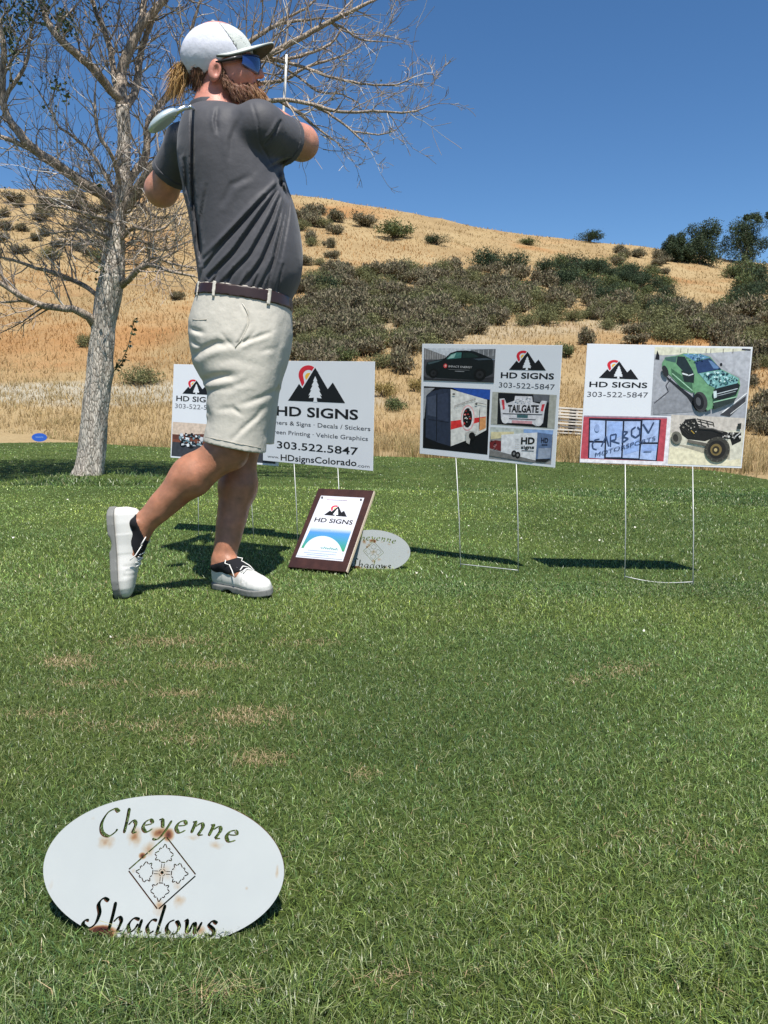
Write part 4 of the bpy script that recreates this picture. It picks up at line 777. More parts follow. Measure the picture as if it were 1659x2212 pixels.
pr.specks([(960, 780), (1080, 770), (1100, 900), (980, 900)], 20, 9, [srgb(120, 116, 106), srgb(60, 58, 54), srgb(180, 176, 166)], rg); pr.specks([(1240, 870), (1490, 880), (1490, 940), (1300, 930)], 26, 11, [srgb(150, 146, 140), srgb(14, 14, 14), srgb(210, 206, 200)], rg)
pr.line([(1110, 835), (1240, 845), (1330, 880)], 9, srgb(96, 94, 90)); pr.line([(1010, 955), (1180, 990)], 26, srgb(100, 96, 88)); pr.line([(1040, 860), (1070, 890)], 7, srgb(180, 150, 60)); pr.line([(1440, 920), (1490, 880)], 9, srgb(200, 200, 200)); pr.line([(1430, 940), (1460, 900)], 7, srgb(180, 180, 180))
pr.poly([(1462, 800), (1496, 796), (1492, 850), (1458, 846)], srgb(40, 44, 42))
pr.ell((910, 925), 48, 58, srgb(110, 108, 98), 20, -.2); pr.ell((902, 928), 24, 36, srgb(52, 50, 46), 18, -.2); pr.ell((1283, 1035), 114, 116, srgb(62, 60, 54), 26); pr.ell((1278, 1036), 82, 84, srgb(36, 34, 32), 24); pr.ell((1270, 1038), 52, 55, srgb(120, 102, 62), 20); pr.ell((1268, 1040), 34, 36, srgb(52, 46, 34), 16); pr.ell((1266, 1040), 15, 16, srgb(190, 170, 120))
for k in range(12): a = k*math.pi/6; pr.line([(1283+96*math.cos(a), 1035+98*math.sin(a)), (1283+112*math.cos(a), 1035+114*math.sin(a))], 14, srgb(88, 86, 78))
pr.emit('printed_photo', p4)
# ---- motorcycle sign
pr = Print([(112, 75), (904, 93), (872, 857), (50, 785)], .61, .457)
pr.logo((165, 291), (371, 301), 166); pr.emit('mountain_logo', p1)
pr.text('HD SIGNS', (116, 345), (424, 362), 40, K, .02); pr.emit('lettering', p1); pr.text('303-522-5847', (104, 400), (432, 418), 36, srgb(90, 90, 96)); pr.emit('lettering', p1)
pr.poly([(82, 505), (866, 560), (850, 838), (58, 772)], srgb(206, 186, 168)); pr.poly([(74, 600), (862, 660), (856, 730), (70, 665)], srgb(120, 70, 52)); pr.poly([(70, 660), (858, 722), (850, 838), (58, 772)], srgb(58, 60, 66)); pr.poly([(76, 604), (330, 600), (330, 640), (74, 640)], srgb(96, 56, 44))
pr.ell((150, 680), 24, 26, srgb(16, 16, 18)); pr.ell((210, 690), 26, 26, srgb(16, 16, 18)); pr.specks([(135, 605), (300, 600), (290, 690), (140, 690)], 60, 15, [srgb(20, 20, 24), srgb(226, 230, 234), srgb(120, 150, 160), srgb(200, 204, 210), srgb(40, 44, 50)], rg)
pr.emit('printed_photo', p1)
pr.poly([(470, 110), (890, 118), (874, 500), (455, 478)], srgb(120, 130, 140)); pr.poly([(470, 330), (882, 345), (874, 500), (455, 478)], srgb(90, 92, 98)); pr.emit('printed_photo', p1)

# ================================================================== AWARD PLAQUE
M_WOOD = mat('dark_stained_wood', srgb(58, 34, 27), rough=.4, spec=.4, noise=(24, .35), coat=.25)
M_RAW = mat('pale_wood_edge', srgb(214, 196, 168), rough=.6)
plq = thing('award_plaque', 'dark wooden plaque with framed certificate leaning back on the grass', 'plaque', (-.206, 2.987, 0))
PW, PH = .254, .381
pb = obj('board', box_mesh('board', PW, .016, PH, .0015), M_WOOD, plq)
Rp = Matrix.Translation((0, 0, .155)) @ Matrix.Rotation(R(-24.3), 4, 'Z') @ Matrix.Rotation(R(-42.1), 4, 'X') @ Matrix.Rotation(R(-.5), 4, 'Y') @ Matrix.Translation((0, .008, 0))
pb.matrix_basis = Rp
e = obj('side_edge', box_mesh('side_edge', .0012, .0125, PH-.004, 0, (PW/2+.0004, -.0005, 0)), M_RAW, pb)
M_PAPER = mat('glossy_paper', srgb(232, 232, 240), rough=.25, spec=.5, coat=.3)
hq = [(435, 130), (1075, 155), (740, 1030), (135, 980)]
pr = Print(hq, PW, PH, y=-.0085); pr.poly([(468, 218), (958, 245), (706, 928), (214, 884)], srgb(196, 197, 205)); pr.emit('certificate', pb)
pr.y = -.0088; pr.logo((505, 440), (757, 461), 172); pr.emit('mountain_logo', pb); pr.text('HD SIGNS', (396, 512), (812, 548), 46, K, .02); pr.emit('lettering', pb)
pr.y = -.0087
g1, g2, g3 = srgb(192, 197, 208), srgb(70, 130, 190), srgb(54, 140, 92)
pr.grad([(366, 570), (812, 600), (790, 650), (348, 622)], g1, g2, 7); pr.grad([(348, 622), (790, 650), (722, 830), (270, 790)], g2, g3, 12); pr.grad([(262, 800), (716, 845), (700, 905), (232, 868)], srgb(160, 178, 200), srgb(176, 176, 204), 5)
arc = [(262, 800)]+[(492+212*math.cos(t), 870-200*math.sin(t)) for t in np.linspace(math.pi*.88, .10, 22)]+[(704, 912), (226, 872)]
pr.poly(arc, srgb(190, 198, 206)); pr.emit('certificate_art', pb)
pr.y = -.0090
for a, b, w_ in (((500, 612), (640, 622), 6), ((440, 600), (580, 606), 5), ((420, 725), (590, 742), 6), ((380, 752), (600, 772), 6)): pr.line([a, b], w_, srgb(130, 160, 200))
for k in range(16): pr.line([(318+21*k, 780+2.0*k), (330+21*k, 762+2.4*k+(k % 3)*6), (338+21*k, 790+2.0*k)], 7, srgb(96, 146, 140))
for a, b in (((340, 815), (650, 840)), ((300, 838), (640, 866)), ((330, 858), (560, 878))): pr.line([a, b], 4, srgb(166, 176, 204))
pr.line([(540, 262), (770, 274)], 6, srgb(222, 196, 206))
for c in ((484, 243), (922, 269)): pr.ell(c, 11, 11, srgb(60, 52, 50))
kind(pr.emit('certificate_print', pb), 'stuff')

# ================================================================== OVAL TEE MARKERS: cut steel plates with slots cut through
def nib(path, wd=.075, ang=R(38), thin=.022):
    """outline polygon of a broad-nib pen stroke along a path (unit = letter x-height scale)"""
    pts = [np.array(p, float) for p in path]; dn = np.array([math.cos(ang), math.sin(ang)]); k = len(pts); A = []; B = []
    for i, p in enumerate(pts):
        t = pts[min(i+1, k-1)]-pts[max(i-1, 0)]; t = t/(np.linalg.norm(t)+1e-9); n = np.array([-t[1], t[0]])
        h = max(abs(dn @ n)*wd, thin)/2*(.55 if i in (0, k-1) else 1)
        A.append(p+n*h); B.append(p-n*h)
    return A+B[::-1]
def sm(pts, n=5):
    pts = [np.array(p, float) for p in pts]; out_ = []
    for i in range(len(pts)-1):
        p0 = pts[max(i-1, 0)]; p1 = pts[i]; p2 = pts[i+1]; p3 = pts[min(i+2, len(pts)-1)]
        for k in range(n):
            t = k/n; out_.append(.5*((2*p1)+(-p0+p2)*t+(2*p0-5*p1+4*p2-p3)*t*t+(-p0+3*p1-3*p2+p3)*t**3))
    return out_+[pts[-1]]
# chancery letters as separate (stencil) strokes in a box with x-height 1; (strokes, advance)
GL = {
 'C': ([[(1.25, 1.75), (1.0, 2.0), (.55, 1.75), (.2, 1.0), (.25, .3), (.65, .0), (1.05, .25), (1.2, .5)]], 1.5),
 'h': ([[(.28, 1.9), (.22, 1.0), (.1, 0)], [(.33, .62), (.6, .95), (.78, .7), (.66, .1), (.9, .12)]], 1.15),
 'e': ([[(.2, .5), (.62, .68), (.5, .95), (.2, .75), (.1, .3), (.35, .02), (.7, .3)]], .95),
 'y': ([[(.05, .85), (.25, .9), (.36, .3)], [(.85, .95), (.55, .1), (.2, -.55), (-.15, -.6)]], 1.1),
 'n': ([[(.05, .85), (.22, .9), (.14, .05)], [(.3, .6), (.58, .95), (.74, .7), (.62, .1), (.88, .15)]], 1.1),
 'S': ([[(1.3, 1.95), (.95, 2.1), (.72, 1.7), (.85, 1.1), (.7, .45), (.35, .15), (.0, .3), (.05, .6), (.3, .62)]], 1.45),
 'a': ([[(.72, .85), (.35, .9), (.1, .45), (.25, .05), (.5, .25), (.66, .6)], [(.86, .9), (.74, .1), (.98, .15)]], 1.15),
 'd': ([[(.62, .85), (.3, .85), (.08, .4), (.25, .03), (.5, .2)], [(.98, 1.9), (.84, 1.0), (.72, .1), (.95, .15)]], 1.15),
 'o': ([[(.5, .95), (.2, .75), (.1, .35), (.32, .02)], [(.62, .92), (.82, .55), (.7, .15), (.42, .02)]], 1.05),
 'w': ([[(.05, .85), (.2, .92), (.26, .1)], [(.36, .15), (.62, .85)], [(.72, .9), (.72, .1)], [(.82, .15), (1.1, .92)]], 1.3),
 's': ([[(.72, .85), (.42, .98), (.25, .72), (.55, .42), (.5, .05), (.05, .12)]], .95),
}
def words(s, x0, x1, base, xh, slope=0.0, rise=0.0):
    """letters between x0..x1 along a shallow arc, returned as outlines in plate metres"""
    tot = sum(GL[c][1] for c in s); sx = (x1-x0)/tot; pen = 0; out_ = []
    for c in s:
        st, adv = GL[c]; xm = (pen+adv/2)/tot; by = base+rise*(1-(2*xm-1)**2); sl = slope-rise*4*(2*xm-1)/(x1-x0); an = math.atan(sl); k = xh
        for q in st:
            o_ = nib(sm(q), (.31 if c in 'CS' else .29), R(40), .10)
            r_ = []
            for p in o_:
                lx = p[0]*sx-adv*sx/2; ly = p[1]*k; cx = x0+(pen+adv/2)*sx
                r_.append((cx+lx*math.cos(an)-ly*math.sin(an), by+lx*math.sin(an)+ly*math.cos(an)))
            out_.append(r_)
        pen += adv
    return out_
def ring_slot(pts, wd, gaps=()):
    """thin slots along the sides of a closed outline, with bridges left standing at the corners"""
    res = []
    n = len(pts)
    for i in range(n):
        a = np.array(pts[i]); b = np.array(pts[(i+1) % n]); d = b-a; l = np.linalg.norm(d); d /= l; nn = np.array([-d[1], d[0]])*wd/2; g0 = min(.0012, l*.12)
        a = a+d*g0; b = b-d*g0; res.append([a+nn, b+nn, b-nn, a-nn])
    return res
OW, OH = .2865, .1635
def oval_mesh(name, rot=R(-2)):
    loops = []
    def spl(pts): loops.append([(float(p[0]), float(p[1])) for p in pts])
    spl([(OW/2*math.cos(t), OH/2*math.sin(t)) for t in np.linspace(0, 2*math.pi, 96, endpoint=False)])
    for q in words('Cheyenne', -.083, .086, .030, .0150, -.10, .010): spl(q)
    for q in words('Shadows', -.086, .074, -.069, .0165, -.03, .0): spl(q)
    cx, cy, dr = -.001, -.004, .0395
    dia = [(cx, cy+dr), (cx+dr*1.03, cy-.001), (cx, cy-dr), (cx-dr*1.03, cy+.001)]
    for q in ring_slot(dia, .0016): spl(q)
    leaf = [(0, .036), (.003, .030), (.0065, .0305), (.006, .0275), (.012, .024), (.0085, .0205), (.0105, .0165), (.0055, .0175), (.0035, .0145), (-.0035, .0145), (-.0055, .0175), (-.0105, .0165), (-.0085, .0205), (-.012, .024), (-.006, .0275), (-.0065, .0305), (-.003, .030)]
    for k in range(4):
        a = k*math.pi/2
        lf = [(cx+(x_*math.cos(a)-(y_-.003)*math.sin(a))*.97, cy+(x_*math.sin(a)+(y_-.003)*math.cos(a))*.97) for x_, y_ in leaf]
        for q in ring_slot(lf, .0012): spl(q)
        st = lambda s_: [(cx+(x_*math.cos(a)-y_*math.sin(a)), cy+(x_*math.sin(a)+y_*math.cos(a))) for x_, y_ in s_]
        for o_ in (-.0015, .0015): spl(st([(o_-.0004, .0048), (o_+.0004, .0048), (o_+.0004, .0098), (o_-.0004, .0098)]))
        arc_ = [(.0042*math.cos(t), .0042*math.sin(t)) for t in np.linspace(.25, 1.32, 6)]; arc2 = [(.0035*math.cos(t), .0035*math.sin(t)) for t in np.linspace(1.32, .25, 6)]
        spl(st(arc_+arc2))
    spl([(cx+.002*math.cos(t), cy+.002*math.sin(t)) for t in np.linspace(0, 6.283, 10, endpoint=False)])
    V2 = []; E2 = []
    for lp in loops:
        b_ = len(V2); V2 += [Vector(p) for p in lp]; E2 += [(b_+k, b_+(k+1) % len(lp)) for k in range(len(lp))]
    vo, eo, fo, *_ = geometry.delaunay_2d_cdt(V2, E2, [], 0, 1e-7)
    vo = np.array([v[:] for v in vo]); T = np.array([f for f in fo]); c_ = vo[T].mean(1)
    def inside(pts, lp):
        lp = np.array(lp); r_ = np.zeros(len(pts), bool); x_, y_ = pts[:, 0], pts[:, 1]
        for k in range(len(lp)):
            (ax, ay), (bx, by) = lp[k], lp[(k+1) % len(lp)]
            cr_ = (ay > y_) != (by > y_); xx = ax+(y_-ay)/(by-ay+1e-15)*(bx-ax); r_ ^= cr_ & (x_ < xx)
        return r_
    keep_ = inside(c_, loops[0])
    for lp in loops[1:]: keep_ &= ~inside(c_, lp)
    T = T[keep_]; th = .0022; n_ = len(vo); V3 = np.concatenate([np.column_stack([vo, np.full(n_, th)]), np.column_stack([vo, np.full(n_, -th)])])
    ec = {}
    for t_ in T:
        for k in range(3): ec[(t_[k], t_[(k+1) % 3])] = 1
    sides = [(a_, a_+n_, b_+n_, b_) for (a_, b_) in ec if (b_, a_) not in ec]
    me = mesh_py(name, V3, [tuple(t_) for t_ in T]+[tuple(t_[::-1]+n_) for t_ in T]+sides); nT = 2*len(T)
    for k, p_ in enumerate(me.polygons): p_.material_index = 1 if k >= nT else 0
    bm = bmesh.new(); bm.from_mesh(me); bmesh.ops.delete(bm, geom=[v for v in bm.verts if not v.link_faces], context='VERTS'); bmesh.ops.recalc_face_normals(bm, faces=bm.faces); bm.to_mesh(me); bm.free()
    me.transform(Matrix.Rotation(math.pi/2, 4, 'X') @ Matrix.Rotation(rot, 4, 'Z')); return me
def rust_mat():
    m = bpy.data.materials.new('white_painted_rusty_steel'); m.use_nodes = True; n = m.node_tree; L = n.links.new; b = n.nodes['Principled BSDF']
    b.inputs['Roughness'].default_value = .5; b.inputs['Specular IOR Level'].default_value = .35
    tc = n.nodes.new('ShaderNodeTexCoord'); t = n.nodes.new('ShaderNodeTexNoise'); t.inputs['Scale'].default_value = 55; t.inputs['Detail'].default_value = 7; L(tc.outputs['Object'], t.inputs['Vector'])
    tot = None
    def spot(x, z, rx, rz, strength):
        nonlocal tot
        mp = n.nodes.new('ShaderNodeMapping'); mp.vector_type = 'POINT'; mp.inputs['Location'].default_value = (-x/rx, 0, -z/rz); mp.inputs['Scale'].default_value = (1/rx, 0, 1/rz); L(tc.outputs['Object'], mp.inputs[0])
        ln_ = n.nodes.new('ShaderNodeVectorMath'); ln_.operation = 'LENGTH'; L(mp.outputs[0], ln_.inputs[0])
        mr = n.nodes.new('ShaderNodeMapRange'); mr.inputs[1].default_value = 0; mr.inputs[2].default_value = 1; mr.inputs[3].default_value = strength; mr.inputs[4].default_value = 0; L(ln_.outputs['Value'], mr.inputs[0])
        if tot is None: tot = mr.outputs[0]
        else:
            ad = n.nodes.new('ShaderNodeMath'); ad.operation = 'MAXIMUM'; L(tot, ad.inputs[0]); L(mr.outputs[0], ad.inputs[1]); tot = ad.outputs[0]
    for a in [(-.072, .028, .026, .016, .72), (-.038, .034, .018, .022, .74), (-.008, .040, .024, .014, .85), (.003, .037, .010, .012, 1.3), (-.026, .014, .007, .006, 1.4), (0, -.042, .016, .016, .85), (.02, -.034, .020, .020, .58), (.06, .026, .03, .012, .5), (.03, .034, .03, .012, .5), (0, -.004, .046, .046, .46), (-.02, .02, .02, .03, .55), (.02, -.02, .02, .02, .5), (.09, .07, .02, .01, .45), (.135, .0, .006, .03, .5), (-.13, -.02, .01, .03, .45), (-.066, -.068, .026, .010, 2.4), (-.04, -.072, .014, .010, .7),
              (.048, -.064, .012, .012, .75), (0, -.004, .020, .020, .45), (-.035, -.002, .010, .01, .5), (.036, -.002, .010, .01, .4), (-.02, .088, .03, .008, .6), (.075, .012, .02, .008, .35), (-.09, .055, .02, .012, .4), (.1, -.02, .006, .006, .5)]: spot(*a)
    mu = n.nodes.new('ShaderNodeMath'); mu.operation = 'MULTIPLY'; L(tot, mu.inputs[0]); L(t.outputs[0], mu.inputs[1])
    r = n.nodes.new('ShaderNodeValToRGB'); e_ = r.color_ramp.elements; e_[0].position = .16; e_[0].color = (*srgb(172, 176, 174), 1); e_[1].position = .62; e_[1].color = (*srgb(70, 34, 24), 1)
    for p_, c_ in ((.26, (164, 152, 134)), (.36, (142, 108, 76)), (.48, (104, 62, 40))): q_ = e_.new(p_); q_.color = (*srgb(*c_), 1)
    L(mu.outputs[0], r.inputs[0])
    t2 = n.nodes.new('ShaderNodeTexNoise'); t2.inputs['Scale'].default_value = 9; t2.inputs['Detail'].default_value = 6; L(tc.outputs['Object'], t2.inputs['Vector'])
    mx = n.nodes.new('ShaderNodeMix'); mx.data_type = 'RGBA'; mx.blend_type = 'MULTIPLY'; mx.inputs[0].default_value = 1; L(r.outputs[0], mx.inputs[6])
    r2 = n.nodes.new('ShaderNodeValToRGB'); r2.color_ramp.elements[0].position = .3; r2.color_ramp.elements[0].color = (.90, .91, .92, 1); r2.color_ramp.elements[1].position = .7; L(t2.outputs[0], r2.inputs[0]); L(r2.outputs[0], mx.inputs[7])
    L(mx.outputs[2], b.inputs['Base Color']); return m
M_OVAL = rust_mat(); M_RUST = mat('rusted_cut_edge', srgb(92, 58, 38), rough=.9, noise=(90, .4))
M_STEEL = mat('bare_steel', (.3, .3, .3), rough=.5, metal=.7)
ov = oval_mesh('tee_marker_plate')
def tee_marker(name, label, loc, yaw, lean, me, m, hh):
    t = thing(name, label, 'tee marker', (loc[0], loc[1], 0), (0, 0, yaw), 'oval tee markers')
    pl = obj('plate', me, None, t); 
    if not me.materials: me.materials.append(m); me.materials.append(M_RUST)
    pl.matrix_basis = Matrix.Translation((0, 0, hh)) @ Matrix.Rotation(lean, 4, 'X')
    for s_ in (-1, 1): obj('spike', tubes('spike', [([(s_*.05, .004, hh-.02), (s_*.05, -.006, -.06)], .003)], 6), M_STEEL, t)
    return t
tee_marker('tee_marker', 'rust stained white oval steel plate with cut out lettering, nearest the camera', (-.2608, .849, 0), R(-1), R(-24), ov, M_OVAL, .0655)
tee_marker('tee_marker', 'white oval steel plate propped behind the wooden plaque', (-.040, 2.955, 0), R(-6), R(-6), ov, M_OVAL, .070)
M_BLUE = mat('blue_paint', srgb(52, 96, 190), rough=.5)
M_LTXT = mat('pale_blue_lettering', srgb(150, 180, 226), rough=.5)
bp_ = G(86, 957, -.12); bt = thing('tee_marker', 'small blue oval tee marker far off at the lawn edge', 'tee marker', (bp_[0], bp_[1], -.12), (0, 0, 0), 'oval tee markers')
V, Fc = [], []
bm = bmesh.new(); bmesh.ops.create_circle(bm, cap_ends=True, radius=1, segments=40); me = bpy.data.meshes.new('plate'); bm.to_mesh(me); bm.free()
me.transform(Matrix.Translation((0, 0, .14)) @ Matrix.Rotation(math.pi/2, 4, 'X') @ Matrix.Diagonal((.19, .105, 1, 1)))
pl = obj('plate', me, M_BLUE, bt); sd = pl.modifiers.new('s', 'SOLIDIFY'); sd.thickness = .01; sd.offset = 1
lt = Print([(0, 0), (100, 0), (100, 50), (0, 50)], .3, .15, y=-.006); [lt.line([(20+8*k, 22+(k % 2)*3), (25+8*k, 22)], 6, srgb(150, 180, 226)) for k in range(8)]
lo = lt.emit('lettering', pl); lo.location = (0, -.006, .14); kind(lo, 'stuff')
# ================================================================== THE GOLFER (distance-field modelling, one continuous body)
def nets(f, lo, hi, h, B=10, prims=None, post=None):
    """surface nets of the zero set of f on a grid of step h; f is evaluated only near the surface"""
    lo = np.array(lo, float); hi = np.array(hi, float); N = (np.ceil((hi-lo)/h/B)*B).astype(int)+1
    D = np.ones(N, np.float32)
    nb = (N-1)//B; bi = np.stack(np.meshgrid(*[np.arange(k) for k in nb], indexing='ij'), -1).reshape(-1, 3)
    cen = lo+(bi+.5)*B*h; dc = f(cen); rad = B*h*.5*1.75*1.5
    near = np.abs(dc) < rad+2*h; off = np.stack(np.meshgrid(*[np.arange(B+1)]*3, indexing='ij'), -1).reshape(-1, 3)
    for b0, d0 in zip(bi[~near], dc[~near]):
        s = b0*B; D[s[0]:s[0]+B+1, s[1]:s[1]+B+1, s[2]:s[2]+B+1] = np.sign(d0)
    nbk = bi[near]
    if prims is not None:     # union of many parts: evaluate only the parts that can matter inside each block
        cc = lo+(nbk+.5)*B*h; M_ = np.stack([g_[0](cc) for g_ in prims], 0); mn = M_.min(0); br = B*h*.5*1.75
        for k in range(len(nbk)):
            use = np.nonzero(M_[:, k] < mn[k]+2*br+.05)[0]; pts = lo+(nbk[k]*B+off)*h; d = None
            for i in use: v_ = prims[i][0](pts); d = v_ if d is None else smin(d, v_, prims[i][1])
            if post is not None: d = post(pts, d)
            s = nbk[k]*B; D[s[0]:s[0]+B+1, s[1]:s[1]+B+1, s[2]:s[2]+B+1] = d.reshape(B+1, B+1, B+1)
        nbk = nbk[:0]
    for c in range(0, len(nbk), 150):
        idx = (nbk[c:c+150][:, None]*B+off[None]).reshape(-1, 3); D[idx[:, 0], idx[:, 1], idx[:, 2]] = f(lo+idx*h)
    I = D < 0; nx, ny, nz = N
    sl = lambda a, dx, dy, dz: a[dx:nx-1+dx, dy:ny-1+dy, dz:nz-1+dz]
    cnt = sum(sl(I, a, b, c).astype(np.int8) for a in (0, 1) for b in (0, 1) for c in (0, 1))
    act = (cnt > 0) & (cnt < 8); A = np.argwhere(act); vid = np.full(act.shape, -1, np.int64); vid[act] = np.arange(len(A))
    acc = np.zeros((len(A), 3)); num = np.zeros(len(A))
    co = [(a, b, c) for a in (0, 1) for b in (0, 1) for c in (0, 1)]
    for p in co:
        for ax in range(3):
            if p[ax]: continue
            q = list(p); q[ax] = 1
            dp = D[A[:, 0]+p[0], A[:, 1]+p[1], A[:, 2]+p[2]]; dq = D[A[:, 0]+q[0], A[:, 1]+q[1], A[:, 2]+q[2]]
            x = (dp < 0) != (dq < 0); t = np.where(x, dp/np.where(x, dp-dq, 1), 0)
            pos = np.array(p)[None]+t[:, None]*(np.array(q)-np.array(p))[None]; acc += pos*x[:, None]; num += x
    V = lo+(A+acc/num[:, None])*h; Q = []
    for ax in range(3):
        o1, o2 = (ax+1) % 3, (ax+2) % 3
        s0 = [slice(None)]*3; s1 = [slice(None)]*3; s0[ax] = slice(0, -1); s1[ax] = slice(1, None)
        ch = I[tuple(s0)] != I[tuple(s1)]; E = np.argwhere(ch)
        E = E[(E[:, o1] > 0) & (E[:, o2] > 0) & (E[:, o1] < N[o1]-1) & (E[:, o2] < N[o2]-1)]
        e1 = np.zeros(3, int); e1[o1] = 1; e2 = np.zeros(3, int); e2[o2] = 1
        g = lambda c: vid[c[:, 0], c[:, 1], c[:, 2]]
        q = np.stack([g(E-e1-e2), g(E-e2), g(E), g(E-e1)], -1); fl = ~I[E[:, 0], E[:, 1], E[:, 2]]; q[fl] = q[fl][:, ::-1]; Q.append(q)
    return V, np.concatenate(Q)
def smin(a, b, k):
    h = np.clip(.5+.5*(b-a)/k, 0, 1); return b+(a-b)*h-k*h*(1-h)
def smax(a, b, k): return -smin(-a, -b, k)
def cone(a, b, ra, rb):
    a = np.array(a, float); b = np.array(b, float); ba = b-a; l2 = ba @ ba
    def f(p):
        t = np.clip((p-a) @ ba/l2, 0, 1); return np.linalg.norm(p-a-t[:, None]*ba, axis=1)-(ra+(rb-ra)*t)
    return f
def ellip(c, r, Rm=None):
    c = np.array(c, float); r = np.array(r, float)
    def f(p):
        q = p-c
        if Rm is not None: q = q @ Rm
        k0 = np.linalg.norm(q/r, axis=1); k1 = np.linalg.norm(q/(r*r), axis=1)+1e-9; return k0*(k0-1)/k1
    return f
def stack(rows, Yc, exp=2.3):
    """slices seen from the camera: rows (v, u_left, u_right, half depth[, Y]); an ellipse-like tube along z"""
    z = []; cx = []; hw = []; hb = []; yc = []
    for r in rows:
        Yk = r[4] if len(r) > 4 else Yc
        a = P(r[1], r[0], Yk); b = P(r[2], r[0], Yk); z.append((a[2]+b[2])/2); cx.append((a[0]+b[0])/2); hw.append((b[0]-a[0])/2); hb.append(r[3]); yc.append(Yk)
    o = np.argsort(z); z, cx, hw, hb, yc = [np.array(k)[o] for k in (z, cx, hw, hb, yc)]
    # smooth the profile between the measured slices
    zf = np.linspace(z[0], z[-1], 240); sm_ = lambda q: np.convolve(np.pad(np.interp(zf, z, q), 10, mode='reflect', reflect_type='odd'), np.hanning(23)[1:-1]/np.hanning(23).sum(), mode='valid')
    cx, hw, hb, yc = [sm_(q) for q in (cx, hw, hb, yc)]; z = zf
    def f(p):
        a = np.interp(p[:, 2], z, hw); b = np.interp(p[:, 2], z, hb); x = (p[:, 0]-np.interp(p[:, 2], z, cx))/a; y = (p[:, 1]-np.interp(p[:, 2], z, yc))/b
        k = (np.abs(x)**exp+np.abs(y)**exp)**(1/exp); d = (k-1)*np.minimum(a, b)
        return np.maximum(d, np.maximum(z[0]-p[:, 2], p[:, 2]-z[-1]))
    return f
def plane(pt, n):
    pt = np.array(pt, float); n = np.array(n, float); n /= np.linalg.norm(n); return lambda p: (p-pt) @ n
def pxplane(a, b, Y, sgn=1, tilt=0.0):
    """half space below (sgn=1) the image line a-b; positive above"""
    A = P(*a, Y); Bq = P(*b, Y); d = Bq-A; n = -np.cross(d, [0, 1, tilt])*sgn; n = n if n[2]*sgn > 0 else -n; return plane(A, n)
def union(fs, k=.02):
    def f(p):
        d = fs[0][0](p) if isinstance(fs[0], tuple) else fs[0](p)
        for g_ in fs[1:]:
            if isinstance(g_, tuple): d = smin(d, g_[0](p), g_[1])
            else: d = smin(d, g_(p), k)
        return d
    return f
def folds(lines, ymid, soft=.05):
    """creases drawn as lines; each (points, width px, depth m[, ridge]) sinks a soft groove with a ridge beside it"""
    prep = [(np.array(l[0], float), l[1], l[2], l[3] if len(l) > 3 else .6) for l in lines]
    def f(p):
        u, v = proj(p); q = np.stack([u, v], -1); tot = np.zeros(len(p))
        Q0 = q; front_ = p[:, 1] < ymid+soft
        for pts, w_, A, rdg in prep:
            mg = 5*w_; l_ = pts.min(0)-mg; h_ = pts.max(0)+mg; ix = np.nonzero(front_ & (Q0[:, 0] > l_[0]) & (Q0[:, 0] < h_[0]) & (Q0[:, 1] > l_[1]) & (Q0[:, 1] < h_[1]))[0]
            if len(ix) == 0: continue
            q = Q0[ix]; best = np.full(len(ix), 1e9); sg = np.zeros(len(ix)); tt = np.zeros(len(ix)); n = len(pts)-1
            for i in range(n):
                a, b = pts[i], pts[i+1]; ba = b-a; l2 = ba @ ba; t = np.clip(((q-a) @ ba)/l2, 0, 1); d = q-a-t[:, None]*ba; dd = np.hypot(d[:, 0], d[:, 1])
                m = dd < best; best[m] = dd[m]; sg[m] = (ba[0]*d[m, 1]-ba[1]*d[m, 0]); tt[m] = (i+t[m])/n
            s = best*np.sign(sg); tp = np.sin(np.pi*np.clip(tt*.9+.05, 0, 1))**.6
            tot[ix] += A*tp*(np.exp(-(s/w_)**2)-rdg*np.exp(-((s-1.9*w_)/(1.2*w_))**2))
        return tot*sstep(soft, -soft*.4, p[:, 1]-ymid)
    return f
BY = 2.6
foot_c = G(480, 1280); BASE = np.array([foot_c[0], foot_c[1], 0.0])
person = None
def part(name, V, Fq, m, parent, colors=None, nper=4):
    me = mesh_np(name, np.asarray(V)-BASE, Fq, nper, colors, True); return obj(name, me, m, parent)
def px(u, v, Y=BY): return P(u, v, Y)
def lerp(a, b, t): return np.array(a)+(np.array(b)-np.array(a))*t

# ---------------- shoe frames (x heel->toe, y sideways, z out of the instep)
def frame(o, ex, ez):
    ex = np.array(ex, float); ex /= np.linalg.norm(ex); ez = np.array(ez, float); ez -= ex*(ez @ ex); ez /= np.linalg.norm(ez); return np.array(o, float), np.stack([ex, np.cross(ez, ex), ez], 0)
hL = G(470, 1268); tL = G(574, 1293); dL = (tL-hL); dL[2] = 0; dL /= np.linalg.norm(dL)
LS = frame(hL+np.array([0, 0, .004]), dL+np.array([0, 0, .035]), [.05, -.16, 1]); LS = (LS[0], LS[1]*.93)
o_ = P(239, 1122, 2.50); RS = frame(o_, np.array([.075, -.10, -.99]), [.99, 0.0, .075])
kz = (.004-o_[2])/(RS[1][0][2]*.292+RS[1][2][2]*.02)  # let the toe tip meet the turf
def loc2w(fr, q): return fr[0]+np.asarray(q) @ fr[1]
tipz = loc2w(RS, [.288, 0, .018])[2]; RS = (RS[0]-np.array([0, 0, tipz-.006]), RS[1])

